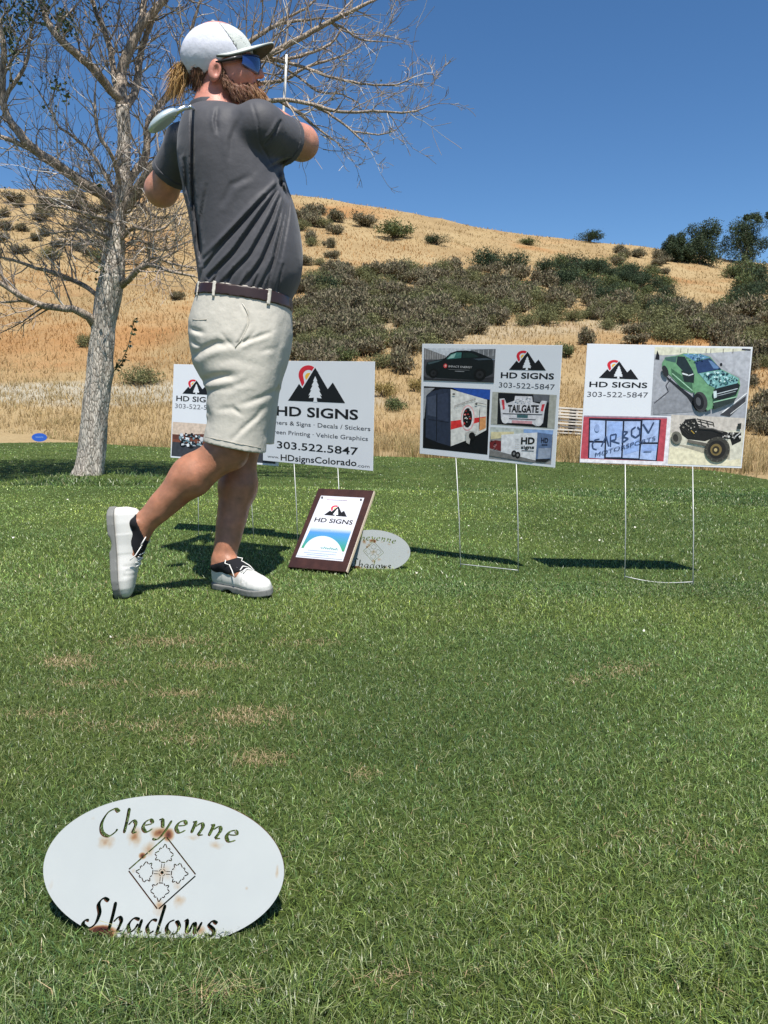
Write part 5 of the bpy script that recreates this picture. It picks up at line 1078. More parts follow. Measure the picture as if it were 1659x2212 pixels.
# ---------------- the body: head, neck, trunk core, arms with hands, legs
skL = [px(412, 305, 2.71), px(349, 410, 2.82)]; elL = skL[1]; elR = px(650, 308, 2.71); shR = px(565, 268, 2.49)
shaft_a = px(411, 231, 2.37); shaft_b = px(447, 250, 2.99); sd_ = (shaft_b-shaft_a)/np.linalg.norm(shaft_b-shaft_a)
gripR = shaft_b-sd_*.115; gripL = shaft_b-sd_*.02     # where the two fists close on the grip
up_ = np.array([0, 0, 1.0]); sx_ = np.cross(sd_, up_); sx_ /= np.linalg.norm(sx_); up2 = np.cross(sx_, sd_)
def fist(c, side, wrist):
    """palm on one side of the grip, four bent fingers round it, thumb along it"""
    fs = []; n = (wrist-c)-sd_*((wrist-c) @ sd_); n /= np.linalg.norm(n); t = np.cross(sd_, n); palm = c+n*.034
    fs.append((ellip(palm, (.022, .046, .040), np.stack([n, sd_, t], 1)), .012)); fs.append((cone(wrist, palm+n*.01, .030, .028), .02))
    for i, (o, L_) in enumerate(((-.034, .9), (-.011, 1.0), (.012, .97), (.034, .8))):
        ang = [R(a) for a in (20, 75, 130, 185)]; pr_ = [c+sd_*o+(n*math.cos(a)+t*math.sin(a)*side)*(.027 if k else .034)*L_ for k, a in enumerate(ang)]
        for a, b in zip(pr_[:-1], pr_[1:]): fs.append((cone(a, b, .0095, .0085), .004))
    th = [palm-sd_*.03-t*side*.02, c-sd_*.052+n*.015-t*side*.024, c-sd_*.062-n*.008-t*side*.016]
    fs.append((cone(th[0], th[1], .013, .011), .008)); fs.append((cone(th[1], th[2], .011, .009), .004)); return fs
wrR = gripR+np.array([.055, -.03, -.02]); wrL = gripL+np.array([-.04, -.035, -.062])
ankL = loc2w(LS, [.058, 0, .105]); ankR = loc2w(RS, [.058, 0, .105])
knL = px(520, 952, 2.66); cfL = px(514, 1050, 2.645); knR = px(492, 972, 2.50); cfR = lerp(knR, ankR, .38)+np.array([-.012, 0, .008])
hipL = px(545, 740, 2.67); hipR = px(510, 745, 2.53)
b_prims = [cone(px(525, 690), px(525, 610), .115, .115), (cone(px(525, 610), px(505, 420), .115, .125), .05), (cone(px(505, 420), px(485, 300), .12, .10), .05),
    (cone(px(485, 300), px(463, 245), .09, .062), .05), (cone(px(461, 250), px(468, 165), .061, .055), .03),
    # head
    (ellip(px(470, 116), (.100, .077, .090)), .02), (ellip(px(508, 150), (.060, .062, .070)), .03), (ellip(px(512, 182), (.055, .055, .042)), .03), (ellip(px(542, 198), (.022, .028, .02)), .02),
    (cone(px(548, 134), px(560, 160), .009, .0115), .012), (ellip(px(563, 162), (.0125, .012, .0105)), .008), (ellip(px(553, 165, 2.587), (.011, .009, .009)), .006), (ellip(px(553, 165, 2.613), (.011, .009, .009)), .006),
    (ellip(px(528, 126), (.020, .050, .013)), .018), (ellip(px(527, 156, 2.562), (.028, .022, .026)), .02), (ellip(px(527, 156, 2.638), (.028, .022, .026)), .02), (ellip(px(548, 181), (.014, .022, .007)), .008), (ellip(px(547, 187), (.013, .02, .007)), .006),
    # arms
    (cone(px(412, 305, 2.71), elL, .062, .052), .03), (ellip(elL, (.053, .053, .053)), .02), (cone(elL, wrL, .050, .030), .02),
    (cone(shR, elR, .066, .053), .03), (ellip(elR, (.055, .053, .053)), .02), (cone(elR, wrR, .050, .030), .02)]
b_prims += fist(gripR, -1, wrR)+fist(gripL, 1, wrL)
b_prims += [(cone(hipL, knL, .088, .060), .03), (cone(knL, cfL, .057, .0625), .03), (cone(cfL, ankL, .0605, .0385), .03), (ellip(knL+np.array([.02, -.01, -.015]), (.045, .045, .05)), .03),
            (cone(hipR, knR, .088, .062), .03), (cone(knR, cfR, .056, .0635), .03), (cone(cfR, ankR, .060, .036), .03), (ellip(knR+np.array([.012, 0, .0]), (.048, .046, .05)), .03),
            (cone(ankL, loc2w(LS, [.20, 0, .04]), .036, .026), .02), (cone(ankR, loc2w(RS, [.20, 0, .04]), .034, .026), .02), (ellip(loc2w(LS, [.034, 0, .045]), (.026, .026, .028)), .02), (ellip(loc2w(RS, [.034, 0, .045]), (.026, .026, .026)), .02),
            (ellip(loc2w(RS, [.052, -.034, .088]), (.013, .011, .013)), .012), (ellip(loc2w(LS, [.052, -.036, .088]), (.013, .011, .013)), .012)]
ear_c = [px(464, 152, 2.523), px(464, 152, 2.677)]
er = Matrix.Rotation(R(12), 3, 'Y'); erm = np.array(er)
for c, s in ((ear_c[0], -1), (ear_c[1], 1)): b_prims += [(ellip(c, (.0205, .012, .035), erm), .004)]
body_u = union(b_prims)
ear_cut = [ellip(px(467, 151, 2.511), (.0105, .0095, .019), erm), ellip(px(467, 151, 2.689), (.0105, .0095, .019), erm)]
sock_cut = []
def body_post(p, d):
    for e in ear_cut: d = smax(d, -e(p), .004)
    # soft shin and calf relief on the bare legs
    return d + .0012*np.sin(p[:, 2]*61+p[:, 0]*33)*np.cos(p[:, 2]*37-p[:, 0]*47)*(p[:, 2] < .6)
bpr = [(b_, .02) if not isinstance(b_, tuple) else b_ for b_ in b_prims]
V, Q = nets(body_u, np.array([-1.02, 2.33, -.005]), np.array([-.22, 3.12, 1.84]), .0042, prims=bpr, post=body_post)
zz = V[:, 2]; n_ = len(V)
skin = np.tile(np.array(srgb(188, 134, 110)), (n_, 1)); leg = sstep(.75, .55, zz)[:, None]; skin = skin*(1-leg)+np.array(srgb(166, 114, 88))*leg
face = (sstep(1.50, 1.56, zz))[:, None]; skin = skin*(1-face)+np.array(srgb(196, 132, 114))*face
mott = (fbm(V[:, 0]*38+V[:, 1]*20, zz*38, 4)-.5)[:, None]; skin = skin*(1+.5*mott)*np.array([1, 1, 1])+mott*np.array([.03, -.008, -.008])
ur, vr = proj(V); scar = np.exp(-((np.abs((ur-405)*.5+(vr-1075)*.0)*0+np.hypot(ur-401, (vr-1084))/9))**2)  # small red graze on the shin
skin = np.clip(skin*(1-.25*scar[:, None]*np.array([.3, 1, 1])), .01, 1)
M_SKIN = mat('skin', attr='col', rough=.48, spec=.4, bump=(150, .25, .003), noise=(45, .16))
M_SKIN.node_tree.nodes['Principled BSDF'].inputs['Subsurface Weight'].default_value = .12
M_SKIN.node_tree.nodes['Principled BSDF'].inputs['Subsurface Radius'].default_value = (.012, .005, .003)
person = part('person', V, Q, M_SKIN, None, np.clip(skin, .01, 1)); person.location = BASE
tag(person, 'person in dark grey polo, cream shorts and white cap holding a golf swing finish', 'person')

# ---------------- shirt
M_SHIRT = mat('dark_grey_polo_knit', srgb(70, 70, 74), rough=.62, spec=.28, sheen=.12, bump=(26, .2, .012), noise=(40, .08))
t_rows = [(231, 424, 500, .060), (240, 414, 518, .085), (252, 404, 556, .12), (270, 396, 586, .15), (300, 390, 598, .168), (340, 388, 604, .175), (380, 392, 614, .175), (420, 401, 628, .172), (460, 410, 640, .17), (500, 418, 648, .17), (540, 425, 653, .172), (570, 429, 653, .174), (600, 432, 649, .174), (622, 434, 641, .172), (640, 435, 631, .168), (665, 434, 620, .16)]
sl_f = [(([(622, 376), (560, 440), (485, 522), (440, 580)]), 5, .008), ([(618, 386), (566, 458), (505, 545), (452, 600)], 5.5, .010), ([(622, 388), (588, 465), (540, 550), (480, 612)], 5, .009), ([(624, 392), (601, 480), (566, 562), (525, 620)], 5, .010), ([(626, 392), (613, 474), (592, 560), (560, 626)], 4.5, .008),
        ([(570, 425), (510, 490), (442, 560)], 5, .006), ([(629, 398), (622, 470), (606, 560)], 4, .006), ([(592, 560), (582, 600), (574, 636)], 4, .005), ([(612, 572), (603, 606), (596, 640)], 3.5, .005), ([(505, 580), (488, 620)], 4, .005), ([(470, 590), (456, 618)], 3.5, .005), ([(535, 590), (520, 622)], 3.5, .005), ([(556, 596), (545, 628)], 3, .004),
        ([(415, 236), (416, 300), (416, 380), (419, 440), (430, 520), (437, 570)], 5, .011, .3), ([(430, 470), (426, 520), (432, 560)], 4, .004), ([(446, 400), (436, 460), (440, 520)], 4, .003), ([(600, 372), (606, 400), (622, 430)], 6, .010, .2), ([(606, 262), (592, 288), (572, 312)], 4, .007), ([(628, 344), (604, 352), (584, 362)], 4, .006), ([(545, 224), (556, 260), (562, 310), (590, 360)], 3, .003, .3),
        ([(366, 350), (372, 380), (382, 410)], 4, .006), ([(378, 345), (386, 380), (398, 412)], 4, .006), ([(356, 362), (362, 395)], 3.5, .005), ([(400, 345), (404, 400), (412, 440)], 5, .006), ([(470, 235), (466, 262), (470, 285)], 5, .004), ([(520, 250), (500, 300), (498, 340)], 8, .003), ([(480, 440), (500, 400), (540, 380)], 8, .003)]
sl_f = [(l[0], l[1]*.82, l[2]*1.25, (l[3] if len(l) > 3 else .6)) for l in sl_f]; tor = stack(t_rows, BY); fsh = folds(sl_f, BY-.02, .06)
aR = px(616, 303, 2.61); dirR = px(642, 320, 2.665)-px(562, 268, 2.49); aL = px(371, 378, 2.785); dirL = px(360, 398, 2.805)-px(410, 305, 2.71)
slR = cone(px(560, 276, 2.495), px(648, 324, 2.68), .075, .074); slL = cone(px(411, 306, 2.71), px(352, 412, 2.82), .076, .067)
slRi = cone(px(560, 268, 2.495), px(648, 324, 2.68), .066, .064); slLi = cone(px(411, 306, 2.71), px(352, 412, 2.82), .064, .058)
plR = plane(aR, dirR); plL = plane(aL, dirL); belt_top = pxplane((431, 621), (622, 645), BY); neck_pl = plane(px(458, 243), [-.12, .05, 1]); neck_in = cone(px(459, 262), px(466, 170), .064, .066)
def shirt_f(p):
    sR = np.maximum(slR(p), plR(p)); sL = np.maximum(slL(p), plL(p))
    d = smin(smin(tor(p), ellip(px(560, 278, 2.50), (.078, .078, .074))(p), .03), ellip(px(412, 306, 2.70), (.078, .08, .08))(p), .03)
    d = smin(smin(d, sR, .022), sL, .022)
    d = d + fsh(p)
    d = np.maximum(d, -np.maximum(slRi(p), -.02-plR(p))); d = np.maximum(d, -np.maximum(slLi(p), -.02-plL(p)))
    d = smax(d, -(belt_top(p)+.010), .004)          # bottom is tucked just under the belt
    d = smax(d, neck_pl(p)-.004, .008); return np.maximum(d, -np.maximum(neck_in(p), .0-neck_pl(p)-.03))
V, Q = nets(shirt_f, [-.93, 2.30, .9], [-.26, 2.97, 1.62], .0038)
sh = part('shirt', V, Q, M_SHIRT, person)
# folded collar with a stand: a leaning band round the neck that flares outwards
def collar_f(p):
    q = p-px(459, 247); n = np.array([-.12, .12, 1]); n /= np.linalg.norm(n); hgt = q @ n; rr = q-hgt[:, None]*n; rr[:, 1] *= .96; r = np.linalg.norm(rr, axis=1)
    ang = np.arctan2(rr[:, 1], rr[:, 0]); prof = .0675+.055*np.clip(.018-hgt, 0, .06)+.0016*np.sin(ang*5)
    return np.maximum(np.abs(r-prof)-.0042, np.abs(hgt-.002)-(.021+.008*np.cos(ang-2.6)))
V, Q = nets(collar_f, px(459, 247)-.13, px(459, 247)+.13, .0034)
obj_c = part('collar', V, Q, M_SHIRT, sh)
# hem bands on the sleeves
for fcn, pl_, nm in ((slR, plR, 'sleeve_hem'), (slL, plL, 'sleeve_hem')):
    def hem_f(p, fcn=fcn, pl_=pl_): return np.maximum(np.maximum(fcn(p)+0*p[:, 0]-.0022, -(fcn(p)+.006)), np.maximum(pl_(p)-.0012, -.022-pl_(p)))
    cpt = aR if fcn is slR else aL
    V, Q = nets(hem_f, cpt-.12, cpt+.12, .0036)
    if len(V): part(nm, V, Q, M_SHIRT, sh)

# ---------------- shorts, belt
M_SHORT = mat('cream_cotton_twill', srgb(192, 187, 175), rough=.75, spec=.2, bump=(30, .30, .010), noise=(60, .06))
pel = stack([(612, 434, 634, .165), (645, 428, 627, .172), (670, 420, 629, .176), (696, 413, 630, .18), (720, 413, 630, .182), (756, 417, 625, .182), (791, 424, 615, .178), (812, 436, 606, .172), (830, 446, 600, .165)], BY, 2.4)
nlg = stack([(630, 470, 570, .06), (690, 440, 592, .085), (730, 428, 603, .10), (780, 434, 602, .104), (820, 446, 598, .106), (850, 451, 592, .106), (883, 447, 585, .106), (916, 449, 579, .106), (950, 441, 575, .108), (1000, 436, 572, .110)], 2.515, 2.3)
flg = stack([(630, 500, 590, .06), (690, 480, 612, .085), (730, 466, 624, .094), (780, 470, 618, .098), (822, 476, 606, .10), (883, 482, 598, .10), (958, 488, 591, .10), (1000, 490, 590, .10)], 2.685, 2.3)
kf = [([(523, 656), (535, 678), (537, 700), (524, 726), (508, 751)], 3, .005, .8), ([(478, 720), (492, 737), (507, 752)], 3.5, .004), ([(424, 766), (445, 752), (468, 742), (498, 743)], 8, .013, .7), ([(514, 743), (545, 732), (584, 718)], 4.5, .007), ([(516, 750), (534, 734), (552, 714)], 4, .005), ([(440, 822), (462, 816), (484, 812), (506, 812)], 8, .014, .5), ([(413, 710), (424, 714), (440, 719)], 5, .008),
      ([(416, 738), (424, 744), (432, 747)], 4, .006), ([(560, 760), (596, 752)], 6, .003), ([(519, 874), (545, 866), (566, 858), (592, 845)], 6, .006), ([(500, 952), (520, 930), (552, 902), (570, 880)], 5, .006), ([(470, 884), (500, 882), (516, 896)], 6, .004), ([(572, 946), (580, 920)], 4, .005), ([(448, 880), (452, 898), (450, 918)], 6, .008), ([(455, 842), (500, 836), (540, 820)], 7, .004), ([(504, 880), (512, 888), (520, 894)], 4, .005), ([(470, 780), (500, 776), (560, 790)], 9, .003), ([(610, 700), (604, 740), (590, 790)], 8, .004)]
kf = [(l[0], l[1], l[2]*.68, (l[3] if len(l) > 3 else .6)*.6) for l in kf]; fsk = folds(kf, BY-.02, .08); hemN = pxplane((440, 951), (574, 979), 2.515); hemF = pxplane((470, 940), (591, 960), 2.685); bt = pxplane((431, 619), (622, 643), BY)
def shorts_f(p):
    a = np.maximum(nlg(p), -hemN(p)); b = np.maximum(flg(p), -hemF(p))
    legs = smin(a, b, .012); d = smin(pel(p), legs, .03)+fsk(p)
    d = np.maximum(d, -smin(np.maximum(nlg(p)+.015, hemN(p)-.10), np.maximum(flg(p)+.015, hemF(p)-.10), .004))
    d = np.maximum(d, np.where(p[:, 1] < BY, -hemN(p), -hemF(p)))
    return smax(d, bt(p), .003)
V, Q = nets(shorts_f, [-.80, 2.30, .40], [-.26, 2.90, 1.06], .004)
shorts = part('shorts', V, Q, M_SHORT, person)
M_BELT = mat('dark_brown_leather', srgb(48, 29, 23), rough=.42, spec=.5, coat=.15, noise=(60, .15))
bb = pxplane((429, 643), (629, 671), BY)
def belt_f(p): return np.maximum(np.maximum(pel(p)-.0048, -(pel(p)+.006)), np.maximum(bt(p)+.003, -bb(p)))
V, Q = nets(belt_f, [-.82, 2.36, .86], [-.24, 2.84, 1.08], .0034); part('belt', V, Q, M_BELT, person)
for lu, wv in ((486, .0055), (596, .005), (445, .005)):
    c0 = P(lu, 640+(lu-436)*.14, BY-.17)
    def loop_f(p, lu=lu, wv=wv):
        a = P(lu+1.5, 618+(lu-436)*.13, BY); b = P(lu-2, 656+(lu-436)*.14, BY); xx = np.interp(p[:, 2], [b[2], a[2]], [b[0], a[0]])
        return np.maximum.reduce([pel(p)-.0075, -(pel(p)-.002), np.abs(p[:, 0]-xx)-wv, bt(p)-.0015, -bb(p)-.009, p[:, 1]-BY])
    V, Q = nets(loop_f, [c0[0]-.04, 2.36, c0[2]-.06], [c0[0]+.04, BY, c0[2]+.06], .0026)
    if len(V): part('belt_loop', V, Q, M_SHORT, shorts)
# hem stitching line and back pocket welt as thin raised seams
def seam(pts, Ys, f, r=.0016, name='seam'):
    out_ = []
    for u, v in pts:
        ys_ = np.linspace(2.25, 2.62, 160); pp = P(np.full(160, u), np.full(160, v), ys_); i = np.argmax(f(pp) < 0); out_.append(pp[max(i-1, 0)])
    return tubes(name, [([Vector(o-BASE) for o in out_], r)], 5)
M_STITCH = mat('seam_thread', srgb(176, 170, 156), rough=.8)
obj('seam', seam([(u, np.interp(u, [441, 574], [943, 970])) for u in np.arange(444, 570, 6)], 0, shorts_f, .0009), M_STITCH, shorts)
obj('pocket_welt', seam([(416, 690), (424, 691), (434, 691), (446, 690)], 0, shorts_f, .0014), M_STITCH, shorts)
obj('pocket_edge', seam([(523, 655), (531, 667), (537, 682), (537, 700), (530, 716), (520, 735), (508, 751)], 0, shorts_f, .0016), M_SHORT, shorts)

# ---------------- shoes and socks
M_SHOE = mat('white_leather', srgb(204, 202, 196), rough=.4, spec=.45, noise=(14, .05), bump=(160, .08, .002))
M_SOLE = mat('grey_rubber_sole', srgb(120, 120, 116), rough=.6)
M_SOCK = mat('black_sock', srgb(24, 24, 28), rough=.9)
M_LACE = mat('white_lace', srgb(222, 220, 214), rough=.7)
SX = np.array([-.004, .004, .02, .05, .085, .12, .16, .2, .235, .262, .28, .290, .296])
SW = np.array([.006, .025, .036, .0415, .0425, .0415, .043, .0475, .047, .040, .029, .018, .006])
SZ = np.array([.056, .086, .098, .102, .104, .104, .090, .074, .062, .055, .048, .042, .034])
def upper_l(q):
    w_ = np.interp(q[:, 0], SX, SW); zt = np.interp(q[:, 0], SX, SZ); z0 = .008; hz = (zt-z0)/2; zc = (zt+z0)/2
    yy = q[:, 1]-.006*np.sin(np.clip(q[:, 0]/.29, 0, 1)*math.pi); wz = w_*(1-np.interp(q[:, 0], [.08, .15], [.10, .34])*np.clip((q[:, 2]-.03)/.07, 0, 1))
    k = (np.abs(yy/wz)**2.6+np.abs((q[:, 2]-zc)/hz)**2.6)**(1/2.6); d = (k-1)*np.minimum(w_, hz)
    d = np.maximum(d, np.maximum(-.004-q[:, 0], q[:, 0]-.296))
    ee = ellip((.055, 0, .122), (.047, .0335, .025))(q); d = smax(d, -ee, .006)
    d = d + .0016*np.exp(-((q[:, 0]-.205)/.006)**2)*(q[:, 2] > .045) + .0014*np.exp(-((q[:, 0]-.19)/.005)**2)*(q[:, 2] > .04)+.0012*np.exp(-((q[:, 0]-.22)/.006)**2)*(q[:, 2] > .04)
    d = d - .0012*((q[:, 0] > .085) & (q[:, 0] < .15))    # saddle panel
    return d
def sole_l(q):
    w_ = np.interp(q[:, 0], SX, SW)+.0045; w_ = np.where((q[:, 0] < -.007) | (q[:, 0] > .302), 1e-3, w_); yy = q[:, 1]-.006*np.sin(np.clip(q[:, 0]/.29, 0, 1)*math.pi)
    d = np.maximum(np.abs(yy)-w_, np.abs(q[:, 2]-.010)-.0115); d = np.maximum(d, np.maximum(-.008-q[:, 0], q[:, 0]-.301))
    arch = ellip((.112, 0, -.004), (.028, .2, .012))(q); return smax(d, -arch, .003)
for fr, nm in ((LS, 'left'), (RS, 'right')):
    O, A = fr
    Vl, Q = nets(upper_l, [-.02, -.07, -.01], [.32, .07, .12], .0034); shoe = part('shoe', O+Vl @ A, Q, M_SHOE, person)
    Vl, Q = nets(sole_l, [-.02, -.07, -.02], [.32, .07, .04], .0034); part('sole', O+Vl @ A, Q, M_SOLE, shoe)
    lac = []
    for i in range(5):
        x_ = .108+.018*i; zt = np.interp(x_, SX, SZ)+.0015; w_ = .017+.001*i
        for s in (-1, 1): lac.append(([Vector(O+np.array([x_, -w_*s, zt-.007]) @ A-BASE), Vector(O+np.array([x_+.006, 0, zt+.002]) @ A-BASE), Vector(O+np.array([x_+.013, w_*s, zt-.007]) @ A-BASE)], .0021))
    lo_ = lambda q: Vector(O+np.array(q) @ A-BASE)
    for s in (-1, 1):
        lac.append(([lo_((.108, 0, .104)), lo_((.10, s*.022, .116)), lo_((.118, s*.040, .108)), lo_((.126, s*.026, .098)), lo_((.11, s*.004, .104))], .0019))
        lac.append(([lo_((.108, 0, .104)), lo_((.13, s*.03, .100)), lo_((.155, s*.040, .084)), lo_((.17, s*.046, .066))], .0018))
    obj('lace', tubes('lace', lac, 6), M_LACE, shoe)
    ank = loc2w(fr, [.058, 0, .105]); dirn = (cfL if nm == 'left' else cfR)-ank; dirn /= np.linalg.norm(dirn); top = plane(loc2w(fr, [.052, 0, .104]), loc2w(fr, [-.25, 0, 1])-O)
    def sock_f(p, top=top, O=O): return np.maximum.reduce([body_u(p)-.003, -(body_u(p)+.006), top(p)+.004, -top(p)-.05])
    V, Q = nets(sock_f, ank-.11, ank+.11, .004); part('sock', V, Q, M_SOCK, person)

# ---------------- cap
M_CAPW = mat('white_mesh_cap', srgb(206, 208, 218), rough=.85, bump=(22, .35, .012), noise=(90, .06))
M_CAPG = mat('pale_grey_cap_front', srgb(186, 191, 186), rough=.8, bump=(900, .15, .001))
M_CAPD = mat('dark_cap_underbrim', srgb(70, 78, 74), rough=.8)
cap_c = px(469, 123); cap_r = (.1145, .090, .0945)
crm = np.array(Matrix.Rotation(R(-6), 3, 'Y')); cap_e = ellip(cap_c, cap_r, crm)
cp1 = pxplane((414, 170), (502, 110), BY-.085, 1, .22); cp2 = pxplane((494, 120), (560, 118), BY-.085, 1, .22); bk = ellip(px(399, 158), (.030, .035, .030)); cpanel = pxplane((470, 52), (505, 104), BY)
def cap_sh(p):
    cut = np.where(p[:, 0] > px(498, 110)[0], -cp2(p), -cp1(p)); d = np.maximum(cap_e(p)-.004*np.exp(-((p[:, 1]-BY)/.006)**2)*0, -(cap_e(p)+.0045)); d = np.maximum(d, cut); return smax(d, -bk(p), .003)
for nm, m_, sg in (('cap_crown', M_CAPW, -1), ('cap_front_panel', M_CAPG, 1)):
    def cf(p, sg=sg): return np.maximum(cap_sh(p)-(.0006 if sg < 0 else 0), sg*(-cpanel(p)))
    V, Q = nets(lambda p, cf=cf: cf(p), cap_c-.14, cap_c+.14, .0034)
    o1 = part(nm, V, Q, m_, person)
    if nm == 'cap_crown': crown = o1
btn = part('button', *nets(ellip(cap_c+np.array([-.01, 0, .1045]), (.007, .007, .0045)), cap_c+np.array([-.03, -.02, .09]), cap_c+np.array([.02, .02, .12]), .002), M_CAPG, crown)
for dy0 in (-.045, 0.0, .045):   # stitched panel seams over the crown
    pts_ = []
    for t in np.linspace(-.95, .55, 16):
        dvec = np.array([math.sin(t)*.9, dy0/.09*math.cos(t)*1.3, math.cos(t)]); dvec /= np.linalg.norm(dvec); rs = np.linspace(.05, .16, 120); pp = cap_c+rs[:, None]*dvec; pts_.append(Vector(pp[np.argmax(cap_e(pp) > 0)]-BASE))
    obj('seam', tubes('seam', [(pts_, .0011)], 5), M_CAPW, crown)
# brim: arched sheet growing from the lower front of the crown
nu, nv = 25, 12; V = []
for i in range(nu):
    a = R(-82+164*i/(nu-1))
    for j in range(nv):
        t = j/(nv-1); ext = .082*math.cos(a)**.55*t
        ro = np.array([.098*math.cos(a)+ext, -.086*math.sin(a)*(1-.02*t), 0])
        yy = ro[1]; ro[2] = .030-4.6*yy*yy*(1+.25*t)+.16*ext-yy*(-.20)
        V.append(px(470, 133)+np.array([ro[0]*math.cos(R(6))-0, yy, ro[2]+ro[0]*.05]))
V = np.array(V); i0 = (np.arange(nu-1)[:, None]*nv+np.arange(nv-1)[None]).ravel(); Q = np.stack([i0, i0+nv, i0+nv+1, i0+1], -1)
for nm, m_, dz in (('cap_brim', M_CAPG, .0016), ('brim_underside', M_CAPD, -.0016)):
    b1 = part(nm, V+np.array([0, 0, dz]), Q, m_, person if nm == 'cap_brim' else brim)
    if nm == 'cap_brim': brim = b1
    s_ = b1.modifiers.new('s', 'SOLIDIFY'); s_.thickness = .0040; s_.offset = 0
# ---------------- sunglasses
M_LENS = mat('blue_mirror_lens', (.012, .03, .14), rough=.06, spec=.8, metal=.0, coat=1.0); M_FRAME = mat('dark_frame', srgb(40, 38, 38), rough=.3, spec=.5)
gl_o = None
ctr = px(497, 143)
def wrapg(a, z): return ctr+np.array([.0925*math.cos(a), -.086*math.sin(a), z-.020*math.sin(a)])
for s in (1, -1):
    V = []; na, nz = 14, 9
    for i in range(na):
        a = R(6+52*i/(na-1)); k = i/(na-1); top_ = .0255*(1-.35*k**3); bot = -.030*(1-.15*(1-k)**6)*(1-.75*k**2.2)
        for j in range(nz): z = bot+(top_-bot)*j/(nz-1); V.append(wrapg(s*a, z)+np.array([.003*math.cos(math.pi*(j/(nz-1)-.5)), 0, 0]))
    i0 = (np.arange(na-1)[:, None]*nz+np.arange(nz-1)[None]).ravel(); Q = np.stack([i0, i0+nz, i0+nz+1, i0+1], -1)
    if s < 0: Q = Q[:, ::-1]
    b1 = part('sunglass_lens', np.array(V), Q, M_LENS, person); q_ = b1.modifiers.new('s', 'SOLIDIFY'); q_.thickness = .0022
    rim = [wrapg(s*R(6+52*k/12), .0265*(1-.35*(k/12)**3)) for k in range(13)]; tp = [wrapg(s*R(57), .014), (px(505, 126, BY-.084) if s > 0 else px(505, 150, BY+.084)), (px(486, 130, BY-.083) if s > 0 else px(486, 152, BY+.083)), (px(466, 134, BY-.084) if s > 0 else px(466, 158, BY+.084))]
    obj('temple_arm', tubes('temple_arm', [([Vector(q-BASE) for q in rim], .0028), ([Vector(q-BASE) for q in tp], [.0062, .0058, .0045, .0035])], 8), M_FRAME, person)
obj('bridge', tubes('bridge', [([Vector(wrapg(R(a), .012)-BASE) for a in (-8, -3, 3, 8)], .0032)], 8), M_FRAME, person)

# ---------------- beard and hair: shaped mass plus strands
M_BEARD = mat('beard_hair', attr='col', rough=.55, spec=.3)
bdp = []
for s in (-1, 1):
    bdp += [cone(px(484, 150, BY+s*.066), px(490, 180, BY+s*.062), .009, .016), cone(px(490, 180, BY+s*.060), px(512, 200, BY+s*.050), .018, .026), cone(px(512, 200, BY+s*.048), px(545, 206, BY+s*.026), .027, .026), cone(px(545, 205, BY+s*.026), px(562, 208, BY), .024, .022), cone(px(536, 182, BY+s*.034), px(557, 178, BY+s*.006), .010, .011), cone(px(530, 186, BY+s*.040), px(545, 200, BY+s*.03), .014, .02)]
bdu0 = union(bdp, .014); bdu = lambda p: bdu0(p)+.0065
def beard_f(p): return bdu(p)+.0035*np.sin(p[:, 0]*330+p[:, 2]*150)*np.sin(p[:, 2]*95+p[:, 1]*260)+.002*np.sin(p[:, 2]*410+p[:, 0]*170)
V, Q = nets(beard_f, px(470, 235)-np.array([.02, .11, .02]), px(590, 135)+np.array([.02, .11, .02]), .0034)
hc = lambda n: np.array([srgb(112, 76, 58), srgb(134, 96, 70), srgb(88, 60, 48), srgb(158, 122, 88)])[RNG.integers(0, 4, n)]
bc = np.tile(np.array(srgb(104, 66, 50)), (len(V), 1)); beard = part('beard', V, Q, M_BEARD, person, bc)
def strands(name, roots, dirs, L_, wd, cols, parent, droop=.3):
    """curved tapering ribbons"""
    n = len(roots); dirs = dirs/np.linalg.norm(dirs, axis=1)[:, None]; sd = np.cross(dirs, RNG.normal(size=(n, 3))); sd /= np.linalg.norm(sd, axis=1)[:, None]; Vs = []; k = 4
    for j in range(k):
        t = j/(k-1); c = roots+dirs*(L_*t)[:, None]+np.array([0, 0, -1.0])*(droop*L_*t*t)[:, None]; w2 = (wd*(1-.85*t)/2)[:, None]; Vs += [c-sd*w2, c+sd*w2]
    Vs = np.stack(Vs, 1).reshape(-1, 3); b0 = np.arange(n)*2*k; Qs = np.concatenate([np.stack([b0+2*j, b0+2*j+1, b0+2*j+3, b0+2*j+2], -1) for j in range(k-1)])
    o = part(name, Vs, Qs, M_BEARD, parent, np.repeat(cols, 2*k, 0)); kind(o, 'stuff'); return o
sel = RNG.integers(0, len(V), 6500); rt = V[sel]; cen_ = px(515, 180); dr = (rt-cen_); dr /= np.linalg.norm(dr, axis=1)[:, None]
dr = dr*.45+np.array([.45, 0, -.75])+RNG.normal(0, .22, dr.shape); cl = hc(len(rt)); front = sstep(px(535, 200)[0], px(565, 200)[0], rt[:, 0])[:, None]; cl = cl*(1-.6*front)+np.array(srgb(190, 150, 104))*.6*front
strands('beard_strands', rt-dr*.003, dr, RNG.uniform(.009, .021, len(rt)), RNG.uniform(.0008, .0015, len(rt)), cl, beard)
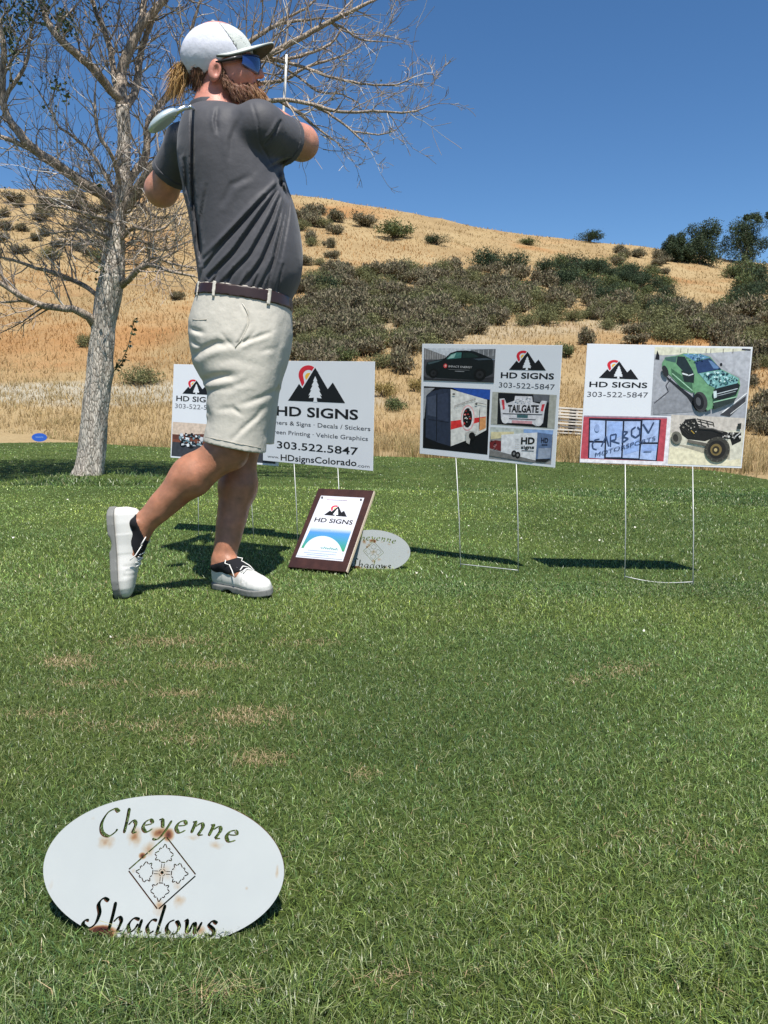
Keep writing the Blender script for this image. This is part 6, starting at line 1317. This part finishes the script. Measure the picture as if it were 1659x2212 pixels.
# nape hair under the cap and a short ponytail through the back of the cap
hp = [ellip(px(440, 160), (.042, .064, .050)), ellip(px(446, 190), (.026, .050, .030)), cone(px(474, 132, BY-.072), px(478, 158, BY-.070), .008, .006), cone(px(474, 132, BY+.072), px(478, 158, BY+.070), .008, .006), cone(px(412, 152), px(392, 158), .022, .020)]
hu = union(hp, .012)
def hair_f(p): return np.maximum(hu(p)+.002*np.sin(p[:, 0]*260+p[:, 2]*60)*np.sin(p[:, 1]*200), (cp1(p)-.004) if False else -1e9*np.ones(len(p)))
V, Q = nets(hair_f, px(370, 225)-np.array([.02, .12, .02]), px(500, 120)+np.array([.02, .12, .02]), .0036)
hair = part('hair', V, Q, M_BEARD, person, np.tile(np.array(srgb(84, 62, 42)), (len(V), 1)))
sel = RNG.integers(0, len(V), 3000); rt = V[sel]; rt = rt[(rt[:, 2] < px(440, 150)[2])]; dr = np.tile(np.array([-.12, 0, -1.0]), (len(rt), 1))+RNG.normal(0, .2, (len(rt), 3))
strands('hair_strands', rt, dr, RNG.uniform(.015, .03, len(rt)), RNG.uniform(.0012, .002, len(rt)), hc(len(rt))*.75, hair, .1)
n_ = 900; rt = px(394, 156)+RNG.normal(0, 1, (n_, 3))*np.array([.012, .014, .010]); dr = np.array([-.55, 0, -.75])+RNG.normal(0, .22, (n_, 3)); ct = np.array([srgb(160, 122, 70), srgb(196, 156, 96), srgb(120, 86, 50), srgb(210, 176, 120)])[RNG.integers(0, 4, n_)]
strands('ponytail_strands', rt, dr, RNG.uniform(.03, .075, n_), RNG.uniform(.0014, .0024, n_), ct, hair, .45)

# ================================================================== GOLF CLUB (held): grip, shaft, hosel, head
M_CHROME = mat('brushed_chrome', (.62, .66, .66), rough=.22, metal=.9); M_GRIP = mat('black_rubber_grip', srgb(28, 28, 30), rough=.8); M_CLUBH = mat('satin_steel_head', srgb(196, 208, 208), rough=.33, metal=.35)
cl_o = thing('golf_club', 'golf club with silver head resting behind the person\'s neck', 'golf club', shaft_b)
W2 = lambda p: Vector(np.asarray(p)-shaft_b)
obj('shaft', tubes('shaft', [([W2(shaft_a), W2(shaft_b-sd_*.2)], .0046)], 10), M_CHROME, cl_o); obj('grip', tubes('grip', [([W2(shaft_b-sd_*.22), W2(shaft_b+sd_*.07)], [.0095, .0125])], 12), M_GRIP, cl_o)
hz0 = px(384, 240, 2.36); obj('hosel', tubes('hosel', [([W2(shaft_a+sd_*.01), W2(lerp(shaft_a, hz0, .5)+np.array([0, 0, .003])), W2(hz0), W2(px(372, 250, 2.36))], [.0062, .0072, .0085, .010])], 10), M_CHROME, cl_o)
ax_h = px(332, 278, 2.35)-px(378, 244, 2.36); ax_h /= np.linalg.norm(ax_h); nn = np.cross(ax_h, [0, 1, 0]); nn /= np.linalg.norm(nn); bn = np.cross(ax_h, nn)
hd_e = ellip(px(353, 261, 2.355), (.052, .019, .030), np.stack([ax_h, nn, bn], 1)); hd_f = lambda p: smax(hd_e(p), ((p-px(353, 261, 2.355)) @ nn)-.010, .006)
c0 = px(353, 261, 2.355); V, Q = nets(hd_f, c0-.075, c0+.075, .003); h1 = obj('club_head', mesh_np('club_head', V-shaft_b, Q, 4, None, True), M_CLUBH, cl_o)
